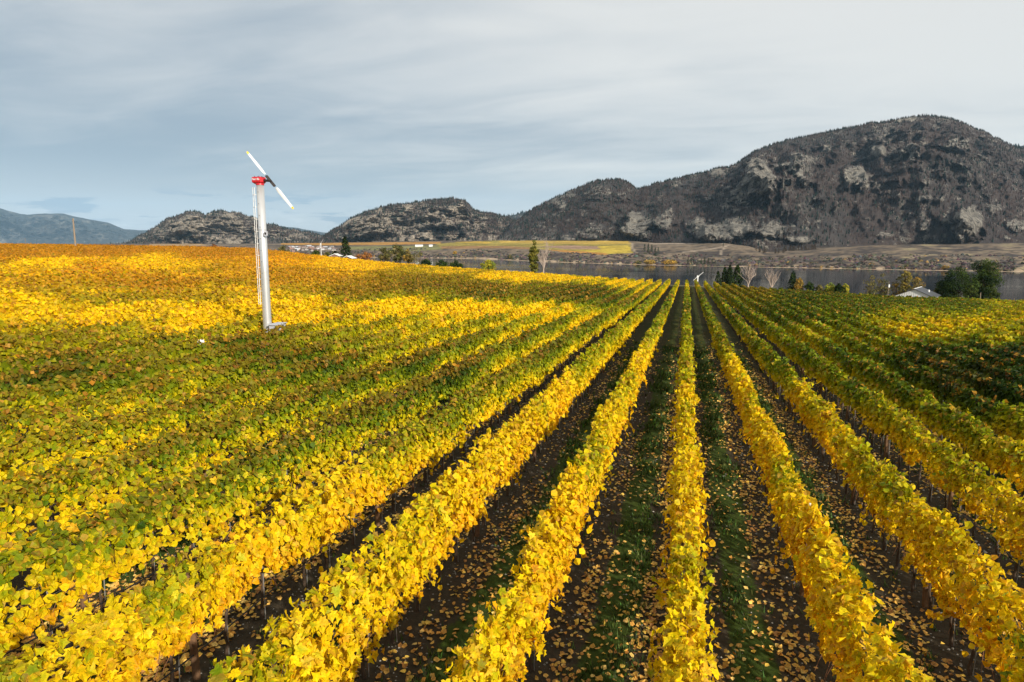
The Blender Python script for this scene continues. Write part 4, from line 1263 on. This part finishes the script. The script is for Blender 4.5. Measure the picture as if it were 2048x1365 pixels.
# ------------------------------------------------------------------ poles, stake, netting scrap
def pole(px, py_top, d, label, r=.15, h=None, mat=None, cat='pole', name='utility_pole'):
    P0 = at(px, py_top, d); gz = float(ground_z(P0[0], P0[1]))
    root = thing(name, label, cat, (P0[0], P0[1], gz))
    hh_ = P0[2] - gz
    MB().tube([(0, 0, -.5), (0, 0, hh_ * .5), (0, 0, hh_)], [r, r * .88, r * .72], 10).build('shaft', mat or M_POLE, root)
    return root, hh_


pr, hh_ = pole(146, 438, 225, 'bare wooden pole standing on the far left crest', .30)
MB().tube([(0, 0, hh_), (0, 0, hh_ + .12)], [.21, .12], 8).build('cap', M_POLE, pr)
pr, hh_ = pole(1778, 563, 235, 'thin pole with a small white box left of the shed', .10)
MB().box((.12, -.12, hh_ - 1.6), (.4, .3, 1.0), YAW).build('meter_box', M_WHITE, pr)
pr, hh_ = pole(1961.5, 586, 188, 'pale fence post before the big dark trees', .12, None, None, 'post', 'fence_post')
MB().tube([(0, 0, hh_), (0, 0, hh_ + .05)], [.11, .06], 8).build('cap', M_POLE, pr)
pr, hh_ = pole(141.5, 628, 62, 'short white stake poking above the left vines', .05, None, M_WHITE, 'stake', 'marker_stake')
MB().tube([(0, 0, hh_), (0, 0, hh_ + .03)], [.05, .02], 8).build('cap', M_WHITE, pr)
pr, hh_ = pole(50, 477, 230, 'short thin post on the skyline at far left', .07, None, None, 'post', 'fence_post')
MB().tube([(0, 0, hh_), (0, 0, hh_ + .05)], [.05, .03], 6).build('cap', M_POLE, pr)
# scrap of white netting caught on the vines
P0 = at(402, 688, 33.2)
g_ = np.linspace(-.5, .5, 9)
A, B = np.meshgrid(g_, g_)
zz = .10 * np.abs(np.sin(A * 9)) + .10 * fbm(A * 4 + 5, B * 4, 5, 3) - .25 * (A ** 2 + B ** 2)
V = np.stack([A * .34 * R3[0] - B * .25 * R3[1], A * .34 * R3[1] + B * .25 * R3[0], zz + B * .25 + .02], -1).reshape(-1, 3)
ix = np.arange(81).reshape(9, 9)
fq = np.stack([ix[:-1, :-1], ix[:-1, 1:], ix[1:, 1:], ix[1:, :-1]], -1).reshape(-1, 4)
V2 = np.concatenate([V, V - np.array([0, 0, .012])])
sc_me = new_mesh('netting_scrap', V2, np.concatenate([fq, fq[:, ::-1] + 81]), M_WHITE)
thing('netting_scrap', 'crumpled scrap of white netting lying on the left vines', 'netting', P0, 0, None, sc_me)

# ------------------------------------------------------------------ trees and shrubs beyond the crest
def foliage_cloud(centres, radii, n_per, size, palette, seed, flat=0.8, tipdown=False, kind=0):
    r_ = np.random.default_rng(seed)
    P, N, T, Cc = [], [], [], []
    for c, r in zip(centres, radii):
        q = r_.standard_normal((n_per, 3)); q /= np.linalg.norm(q, axis=1, keepdims=True)
        rr = r * (0.45 + 0.6 * r_.random((n_per, 1)))
        P.append(np.asarray(c) + q * rr * np.array((1, 1, flat))); N.append(q + .7 * r_.standard_normal((n_per, 3)) + (0, 0, .3))
        T.append(np.stack([q[:, 0] * .3, q[:, 1] * .3, -np.ones(n_per)], -1) + .7 * r_.standard_normal((n_per, 3)))
        base = palette[r_.integers(0, len(palette))]
        Cc.append(np.array(base) * r_.uniform(.65, 1.35, (n_per, 1)) * r_.uniform(.8, 1.2))
    P, N, T, Cc = map(np.concatenate, (P, N, T, Cc))
    return leaves_mesh(P, N, T, size * r_.uniform(.6, 1.3, len(P)), np.clip(Cc, .004, .9), kind)


GREEN_D = [(.022, .040, .010), (.030, .052, .012), (.014, .028, .008), (.045, .070, .014)]
GREEN_M = [(.060, .085, .018), (.085, .105, .020), (.040, .060, .014)]
OLIVE = [(.15, .13, .045), (.11, .11, .035), (.19, .15, .05), (.085, .085, .03)]
YELLOW = [(.34, .32, .03), (.26, .27, .03), (.40, .33, .03), (.16, .20, .025)]
GOLD = [(.42, .25, .04), (.34, .22, .05), (.28, .20, .05)]
RUSSET = [(.30, .12, .045), (.40, .17, .045), (.22, .11, .05)]
PINE = [(.016, .030, .012), (.024, .040, .013), (.034, .052, .015)]


def spot(px, d):
    P0 = at(px, 560.0, d)
    return P0[0], P0[1], float(ground_z(P0[0], P0[1]))


def leafy_tree(name, px, py_top, w_px, d, label, pal, cat='tree', dens=1.0, seed=0, crown_from=.3, sparse=False, group=None, base=None):
    x, y, z = spot(px, d) if base is None else base
    tp = at(px, py_top, d)[2]
    H = max(tp - z, 1.5); Wd = w_px / F_PX * d / 2
    r_ = np.random.default_rng(seed + 1000)
    root = thing(name, label, cat, (x, y, z - .1), 0, group)
    # trunk with limbs
    mb = MB(); tr = max(.08, H * .017)
    top = (r_.uniform(-.1, .1) * Wd, 0, H * .8)
    mb.tube([(0, 0, -.2), (r_.uniform(-.1, .1), 0, H * .3), top], [tr, tr * .75, tr * .2], 7)
    cs, rs = [], []
    ncl = int((34 if not sparse else 20) * (0.8 + .4 * r_.random()) * np.clip(H * (1 - crown_from) / (2 * Wd), 0.8, 3.0))
    hc_ = H * (crown_from + (1 - crown_from) / 2); hv = H * (1 - crown_from) / 2
    for i in range(ncl):
        q = r_.standard_normal(3); q /= np.linalg.norm(q); q *= r_.uniform(.30, .95) ** .7
        rr = Wd * (r_.uniform(.22, .40) if dens < 3 else r_.uniform(.26, .44))
        c = np.array((q[0] * (Wd - rr * .6), q[1] * (Wd - rr * .6), hc_ + q[2] * (hv - rr * .5)))
        c[2] = max(c[2], H * crown_from * .6 + rr * .4); cs.append(c); rs.append(rr)
        if i % 2 == 0:
            b0 = np.array((0, 0, H * r_.uniform(.15, .5))); mid = (b0 + c) / 2 + (0, 0, -.05 * H * 0)
            mb.tube([b0, mid, c], [tr * .45, tr * .3, tr * .1], 5, caps=False)
    cs.append(np.array((top[0], 0, H - Wd * .25))); rs.append(Wd * .28)
    mb.build('trunk', M_BARK, root)
    sz = max(.24, d * .0016)
    npc = int(dens * (42 if not sparse else 22))
    V, Fa, C = foliage_cloud(cs, rs, npc, sz, pal, seed, .85)
    obj('crown', new_mesh('crown', V, Fa, M_CROWN, C), root)
    return root


def conifer(px, py_top, w_px, d, label, pal=PINE, seed=0, group=None, base=None, sink=0.0, cat='tree', name='conifer'):
    x, y, z = spot(px, d) if base is None else base
    H = max(at(px, py_top, d)[2] - z, 2.0); Wd = w_px / F_PX * d / 2
    r_ = np.random.default_rng(seed + 2000)
    root = thing(name, label, cat, (x, y, z - .1), 0, group)
    MB().tube([(0, 0, -.2), (0, 0, H * .5), (0, 0, H * .98)], [max(.12, H * .018), H * .011, .02], 7).build('trunk', M_BARK, root)
    n = int(np.clip(60 + H / d * F_PX * 14, 120, 800))
    hh__ = r_.random(n) ** 1.25
    lay = np.round(hh__ * 14) / 14; hh__ = np.clip(lay + .035 * r_.standard_normal(n), 0.0, 1.0)
    a = r_.uniform(0, 6.28, n)
    wv = 0.80 + .45 * vnoise(a * 1.1 + seed, lay * 9, seed)
    rad = Wd * (1 - hh__) ** .72 * wv * np.sqrt(r_.random(n)) + .05
    z_ = H * (.08 + .92 * hh__) - rad * .28
    P = np.stack([np.cos(a) * rad, np.sin(a) * rad, z_], -1)
    N = np.stack([np.cos(a) * .5, np.sin(a) * .5, np.ones(n)], -1) + .4 * r_.standard_normal((n, 3))
    T = np.stack([np.cos(a), np.sin(a), -.5 * np.ones(n)], -1) + .3 * r_.standard_normal((n, 3))
    c = np.array(pal)[r_.integers(0, len(pal), n)] * r_.uniform(.6, 1.5, (n, 1))
    V, Fa, C = leaves_mesh(P, N, T, np.full(n, max(.32, H * .075)) * r_.uniform(.6, 1.3, n), np.clip(c, .004, .5), 0)
    obj('crown', new_mesh('crown', V, Fa, M_CROWN, C), root)
    return root


def bare_tree(px, py_top, w_px, d, label, mat, seed, lean=0.0):
    x, y, z = spot(px, d)
    H = at(px, py_top, d)[2] - z; Wd = w_px / F_PX * d / 2
    r_ = random.Random(seed)
    root = thing('bare_tree', label, 'tree', (x, y, z - .1))
    mb = MB(); mb.tube([(0, 0, -.2), (0, 0, H * .35)], [.26, .2], 8)
    mb.build('trunk', mat, root)
    mb = MB()

    def grow(p, dr, ln, rad, dep):
        pts = [np.array(p)]; dd = np.array(dr, float)
        for i in range(3):
            dd = dd + np.array([r_.uniform(-.16, .16), r_.uniform(-.16, .16), .08]); dd /= np.linalg.norm(dd)
            pts.append(pts[-1] + dd * ln / 3)
        mb.tube(pts, np.linspace(rad, rad * .55, 4), 5, caps=False)
        if dep:
            for i in range(3 if dep > 1 else 2):
                q = pts[r_.choice((1, 2, 3))]
                nd = dd + np.array([r_.uniform(-.75, .75), r_.uniform(-.6, .6), r_.uniform(-.1, .45)]); nd /= np.linalg.norm(nd)
                grow(q, nd, ln * r_.uniform(.5, .72), rad * .55, dep - 1)
    for i in range(7):
        a = -1 + 2 * i / 6 + r_.uniform(-.12, .12)
        tip = np.array(R3) * a * Wd * .85 + np.array(F2) * r_.uniform(-.6, .6) * Wd + np.array([0, 0, H * r_.uniform(.48, .62)])
        ln = np.linalg.norm(tip)
        grow((0, 0, H * r_.uniform(.26, .35)), tip / ln, ln * .82, .12, 3)
    mb.build('limbs', mat, root)
    return root


# left of the lake
conifer(693, 473, 34, 250, 'tall dark conifer beside the low white roofs', seed=1)
leafy_tree('shrub', 634, 499, 20, 240, 'round green shrub left of the thin pale wind machine', GREEN_M, 'shrub', seed=2, crown_from=.05)
leafy_tree('shrub', 657, 503, 22, 235, 'brownish shrub right of the thin pale wind machine', OLIVE, 'shrub', seed=3, crown_from=.05)
leafy_tree('shrub', 673, 501, 18, 260, 'dark green shrub close against the tall conifer', GREEN_D, 'shrub', seed=4, crown_from=.05)
leafy_tree('shrub', 734, 503, 26, 250, 'russet orange shrub right of the white roofs', RUSSET, 'shrub', seed=5, crown_from=.05)
leafy_tree('shrub', 718, 507, 22, 245, 'dull red shrub touching the russet one', RUSSET, 'shrub', seed=55, crown_from=.05, sparse=True)
leafy_tree('olive_tree', 772, 494, 30, 245, 'olive tree on the left of the grey green clump', OLIVE, 'tree', seed=6, crown_from=.15)
leafy_tree('olive_tree', 797, 486, 34, 250, 'tallest grey green tree of the clump on the crest', OLIVE + GREEN_M, 'tree', seed=7, crown_from=.2)
leafy_tree('olive_tree', 818, 497, 26, 246, 'yellow tinged tree right of the tallest grey green one', OLIVE + GOLD, 'tree', seed=8, crown_from=.15)
leafy_tree('olive_tree', 840, 499, 36, 244, 'low spreading grey tree at the right end of the clump', OLIVE, 'tree', seed=9, crown_from=.15, sparse=True)
leafy_tree('shrub', 852, 517, 24, 235, 'dark green shrub below the grey green clump', GREEN_D, 'shrub', seed=10, crown_from=.02)
leafy_tree('shrub', 885, 518, 34, 236, 'wide dark green shrub at the lake tip', GREEN_D, 'shrub', seed=11, crown_from=.02)
leafy_tree('shrub', 913, 519, 32, 234, 'dark green shrub right of the wide one at the lake tip', GREEN_D, 'shrub', seed=12, crown_from=.02)
leafy_tree('shrub', 977, 517, 36, 228, 'yellow green bush alone in front of the lake', YELLOW, 'shrub', seed=13, crown_from=.02)
leafy_tree('poplar', 1068, 479, 24, 235, 'tall narrow yellow green poplar before the lake', [(.17, .17, .03), (.24, .21, .035), (.11, .12, .025)], 'tree', seed=14, crown_from=.08, dens=1.1)
bare_tree(1087, 497, 14, 233, 'thin bare tree right beside the narrow poplar', M_PALEBARK, 15)
leafy_tree('shrub', 432, 487, 24, 300, 'small orange brown bush on the crest before the left hill', RUSSET, 'shrub', seed=16, crown_from=.02)
leafy_tree('shrub', 570, 488, 34, 320, 'olive bush on the crest just right of the wind machine', OLIVE, 'shrub', seed=17, crown_from=.02)
# right of the row ends
conifer(1436, 542, 18, 224, 'smallest thin conifer at the left of the dark group', seed=21)
conifer(1449, 535, 26, 226, 'dark conifer second from left in the group by the lake', seed=22)
conifer(1459, 531, 26, 230, 'pointed conifer in the middle of the dark group', seed=23)
conifer(1474, 530, 34, 222, 'widest conifer at the right of the dark group', [(.03, .05, .014), (.04, .065, .016)], seed=24)
bare_tree(1497, 537, 22, 218, 'leafless pinkish white tree just right of the dark conifers', M_PALEBARK, 25)
bare_tree(1544, 546, 24, 215, 'leafless white tree standing alone with forked branches', M_PALEBARK, 26)
conifer(1586, 543, 28, 222, 'single dark conifer touching a gold bush', seed=27)
leafy_tree('shrub', 1599, 555, 18, 218, 'gold bush leaning on the single conifer', GOLD, 'shrub', seed=28, crown_from=.05)
leafy_tree('shrub', 1619, 562, 22, 216, 'dark green shrub right of the gold bush', GREEN_D, 'shrub', seed=29, crown_from=.03)
leafy_tree('shrub', 1640, 569, 18, 214, 'small olive shrub between dark and lime bushes', OLIVE, 'shrub', seed=30, crown_from=.03)
leafy_tree('shrub', 1662, 564, 26, 214, 'lime yellow bush behind the right rows', YELLOW, 'shrub', seed=31, crown_from=.03)
leafy_tree('shrub', 1678, 566, 16, 211, 'dark green shrub between two lime bushes', GREEN_D, 'shrub', seed=32, crown_from=.03)
leafy_tree('shrub', 1690, 566, 24, 214, 'green and lime bush at the end of the bush line', YELLOW + GREEN_M, 'shrub', seed=33, crown_from=.03)
leafy_tree('olive_tree', 1742, 549, 38, 238, 'hazy olive tree left of the thin pole', OLIVE, 'tree', seed=34, crown_from=.1, sparse=True)
leafy_tree('olive_tree', 1765, 545, 34, 246, 'faint grey olive tree behind the thin pole', OLIVE, 'tree', seed=35, crown_from=.1, sparse=True)
leafy_tree('autumn_tree', 1812, 527, 30, 244, 'yellow autumn tree rising behind the shed gable', [(.28, .21, .04), (.22, .18, .04), (.14, .13, .04)], 'tree', seed=36, crown_from=.15, sparse=True, dens=1.5)
leafy_tree('autumn_tree', 1835, 553, 36, 250, 'low ochre tree behind the shed roof', OLIVE + GOLD, 'tree', seed=37, crown_from=.1)
leafy_tree('autumn_tree', 1795, 556, 26, 248, 'ochre tree left of the shed gable', OLIVE + GOLD, 'tree', seed=38, crown_from=.1, sparse=True)
leafy_tree('autumn_tree', 1884, 560, 30, 236, 'dark mixed tree at the shed right end', GREEN_D + OLIVE, 'tree', seed=39, crown_from=.05)
leafy_tree('big_tree', 1916, 531, 76, 224, 'broad dark green tree, left one of the big pair', GREEN_D, 'tree', seed=40, crown_from=.05, dens=5)
leafy_tree('big_tree', 1966, 516, 74, 226, 'tallest dark green tree at the right by the lake', GREEN_D + [(.06, .085, .016)], 'tree', seed=41, crown_from=.05, dens=5)
leafy_tree('shrub', 1945, 565, 30, 215, 'lighter green shrub under the two big dark trees', GREEN_M, 'shrub', seed=42, crown_from=.02)
leafy_tree('shrub', 1992, 578, 22, 214, 'green shrub at the right foot of the tallest tree', GREEN_M, 'shrub', seed=43, crown_from=.02)


# far shore trees
def far_conifer(px, s, h_px, w_px, label, seed, pal=PINE, group=None):
    P0 = shore_point(np.array([px]), np.array([s]))[0]
    d = float((P0 - CAM) @ F2)
    qx_, qy_ = project(P0[None])
    conifer(float(qx_[0]), float(qy_[0]) - h_px, w_px, d, label, pal, seed, group, (P0[0], P0[1], P0[2]))


for i, (px, s, h, wd) in enumerate([(1370, 1.22, 14, 5), (1376, 1.25, 12, 5), (1382, 1.22, 11, 6), (1388, 1.2, 10, 5)]):
    far_conifer(px, s, h, wd, 'dark conifer in the left bunch on the far lake shore', 60 + i, group='far shore conifers, left bunch')
for i, (px, s, h, wd) in enumerate([(1396, 1.2, 13, 4), (1403, 1.22, 15, 5), (1410, 1.22, 14, 5), (1418, 1.2, 13, 5), (1424, 1.2, 9, 4)]):
    far_conifer(px, s, h, wd, 'dark conifer in the right bunch on the far lake shore', 70 + i, group='far shore conifers, right bunch')
for i, (px, s, h, wd) in enumerate([(1284, 2.3, 14, 6), (1291, 2.2, 18, 6), (1298, 2.25, 16, 6), (1305, 2.1, 17, 6), (1311, 2.2, 13, 6)]):
    far_conifer(px, s, h, wd, 'conifer in the dark clump under the cliff beside the gold field', 80 + i, group='conifers under the cliff')
far_conifer(1438, 2.75, 9, 4, 'lone dark conifer on the bare far terrace', 90)
for i in range(46):
    px = 1500 + 120 * rng.random(); far_conifer(px, 2.88 - .25 * rng.random() * (px < 1560), 8 + 5 * rng.random(), 4, 'brown burnt tree in the stand at the mountain foot', 100 + i, [(.10, .06, .042), (.06, .045, .03), (.035, .04, .025)], 'burnt trees at the mountain foot')
for i, (px, s, h, wd, lb, pal) in enumerate([(1295, 1.12, 10, 24, 'orange bush patch on the far shore, left one', GOLD), (1333, 1.14, 10, 36, 'wide orange bush patch on the far shore, right one', GOLD), (1272, 1.12, 7, 14, 'small ochre bush beside the orange patches', OLIVE), (1877, 1.12, 9, 14, 'yellow bush alone at the far water edge', GOLD),
                                         (1020, 1.15, 9, 12, 'grey green bush at the left far shore', OLIVE), (912, 1.5, 7, 9, 'ochre bush on the slope above the lake tip', GOLD), (2045, 1.2, 10, 24, 'orange bush at the right edge of the far shore', GOLD)]):
    P0 = shore_point(np.array([px]), np.array([s]))[0]; d = float((P0 - CAM) @ F2); qx_, qy_ = project(P0[None])
    leafy_tree('shrub', float(qx_[0]), float(qy_[0]) - h, wd, d, lb, pal, 'shrub', seed=200 + i, crown_from=.0, base=(P0[0], P0[1], P0[2]), dens=.8)


# ------------------------------------------------------------------ buildings
def gable_house(px, py_ridge, d, width, length, wall_h, roof_h, rz, label, wall_mat, roof_mat, name='house', cat='house', group=None, base=None, over=.4, ribs=0, windows=2, sink=None):
    """gable end faces -y of the object before rotation rz; ridge along y"""
    if base is None:
        P0 = at(px, py_ridge, d); z = P0[2] - wall_h - roof_h
    else:
        P0 = base; z = base[2]
    root = thing(name, label, cat, (P0[0], P0[1], z), rz, group)
    W2, L2 = width / 2, length / 2
    out_ = [(-W2, -1.5), (W2, -1.5), (W2, wall_h), (0, wall_h + roof_h), (-W2, wall_h)]
    v, f = prism(out_, length, (1, 0, 0), (0, 0, 1), (0, 1, 0), (0, 0, 0))
    wl = MB().add(v, f).build('wall', wall_mat, root)
    for i in range(ribs):
        a = -W2 + width * (i + .5) / ribs
        top = wall_h + roof_h * (1 - abs(a) / W2) - .08
        put('rib', MB().box((0, 0, top / 2), (.07, .05, top)).mesh('rib', wall_mat), wl, (a, -L2 - .026, 0))
    th = .14; sl = math.atan2(roof_h, W2); ov = over
    for s in (-1, 1):
        ln = math.hypot(W2, roof_h) + ov
        e = np.array((s * math.cos(sl), 0, -math.sin(sl))); nrm = np.array((s * math.sin(sl), 0, math.cos(sl)))
        a0 = np.array((0, 0, wall_h + roof_h + .01)); vv_ = []
        for yy in (-L2 - ov, L2 + ov):
            for q, t_h in ((0, .004), (ln, .004), (ln, th), (0, th)):
                vv_.append(a0 + e * q + nrm * t_h + np.array((0, yy, 0)))
        MB().add(vv_, [(0, 1, 2, 3), (7, 6, 5, 4), (0, 4, 5, 1), (1, 5, 6, 2), (2, 6, 7, 3), (3, 7, 4, 0)]).build('roof_slope', roof_mat, root)
    MB().box((0, 0, wall_h + roof_h + .19), (.4, length + 2 * ov, .09)).build('ridge_cap', M_WHITE, root)
    for i in range(windows):
        a = -W2 + width * (i + 1) / (windows + 1)
        wd_ = MB().box((a, -L2 - .03, wall_h * .55), (width * .16, .06, wall_h * .4)).build('window', M_WHITE, root)
        MB().box((a, -L2 - .066, wall_h * .55), (width * .13, .01, wall_h * .33)).build('pane', M_GLASS, wd_)
    return root


sh = gable_house(1836, 577, 218, 10.6, 12, 3.0, 2.3, -.44, 'white ribbed shed gable with grey roof behind the right rows', M_WHITE, M_ROOFGREY, 'shed', 'shed', ribs=17, windows=0)
MB().tube([(2.8, 1.5, 3.0 + 2.3 - 1.15), (2.8, 1.5, 3.0 + 2.3 - .45)], .3, 12).build('roof_vent', M_WHITE, sh)
gable_house(672, 508.5, 236, 3.0, 5, 1.8, .62, YAW + .05, 'low white roof left of the pair under the conifer', M_BROWNROOF, M_WHITE, 'hut', 'hut', over=.35, windows=1)
gable_house(698, 512.8, 232, 3.2, 4, 1.8, .66, YAW - .12, 'low white roof right of the pair under the conifer', M_BROWNROOF, M_WHITE, 'hut', 'hut', over=.35, windows=1)
# white packing sheds on the far terrace
for px, wpx, lb in ((842, 15, 'long white shed on the far terrace'), (865, 7, 'short white shed beside the long one on the far terrace')):
    P0 = shore_point(np.array([px]), np.array([2.42]))[0]; d = float((P0 - CAM) @ F2)
    gable_house(px, 0, d, 7, wpx / F_PX * d, 3.6, 1.4, YAW + math.pi / 2, lb, M_WHITE, M_WHITE, 'packing_shed', 'shed', base=P0, windows=0)
# town at the lake head
TOWN_W = [simple('town_wall', c, .8, 0, .1, .3) for c in ((.30, .28, .26), (.22, .19, .17), (.42, .42, .42), (.28, .17, .14))]
for i in range(34):
    px = 586 + (i * 37 % 100) * .92 + rng.uniform(-2, 2)
    s = 2.08 + .42 * rng.random()
    P0 = shore_point(np.array([px]), np.array([s]))[0]
    gable_house(px, 0, 0, rng.uniform(6, 9), rng.uniform(7, 14), rng.uniform(3, 4.5), rng.uniform(1.4, 2.4), float(rng.uniform(0, 3.1)), 'tiny pale house in the far town behind the wind machine',
                TOWN_W[i % 4], (M_BROWNROOF, M_LIDGREY, M_BROWNROOF, M_ROOFGREY)[int(rng.integers(0, 4))], 'town_house', 'house', 'houses of the far town', base=P0, windows=2)

# ------------------------------------------------------------------ air
m, nt = material('haze_air')
vol = nt.n('ShaderNodeVolumePrincipled')
vol.inputs['Density'].default_value = 2.0e-5
vol.inputs['Color'].default_value = (0.46, 0.74, 1.0, 1)
vol.inputs['Anisotropy'].default_value = 0.0
o_ = nt.n('ShaderNodeOutputMaterial'); nt.l(vol.outputs[0], o_.inputs['Volume'])
mb = MB(); mb.box((0, 9000, 650), (44000, 26000, 1500))
hz_o = mb.build('haze', m); hz_o['kind'] = 'stuff'
print('leaf tris', tri_total)
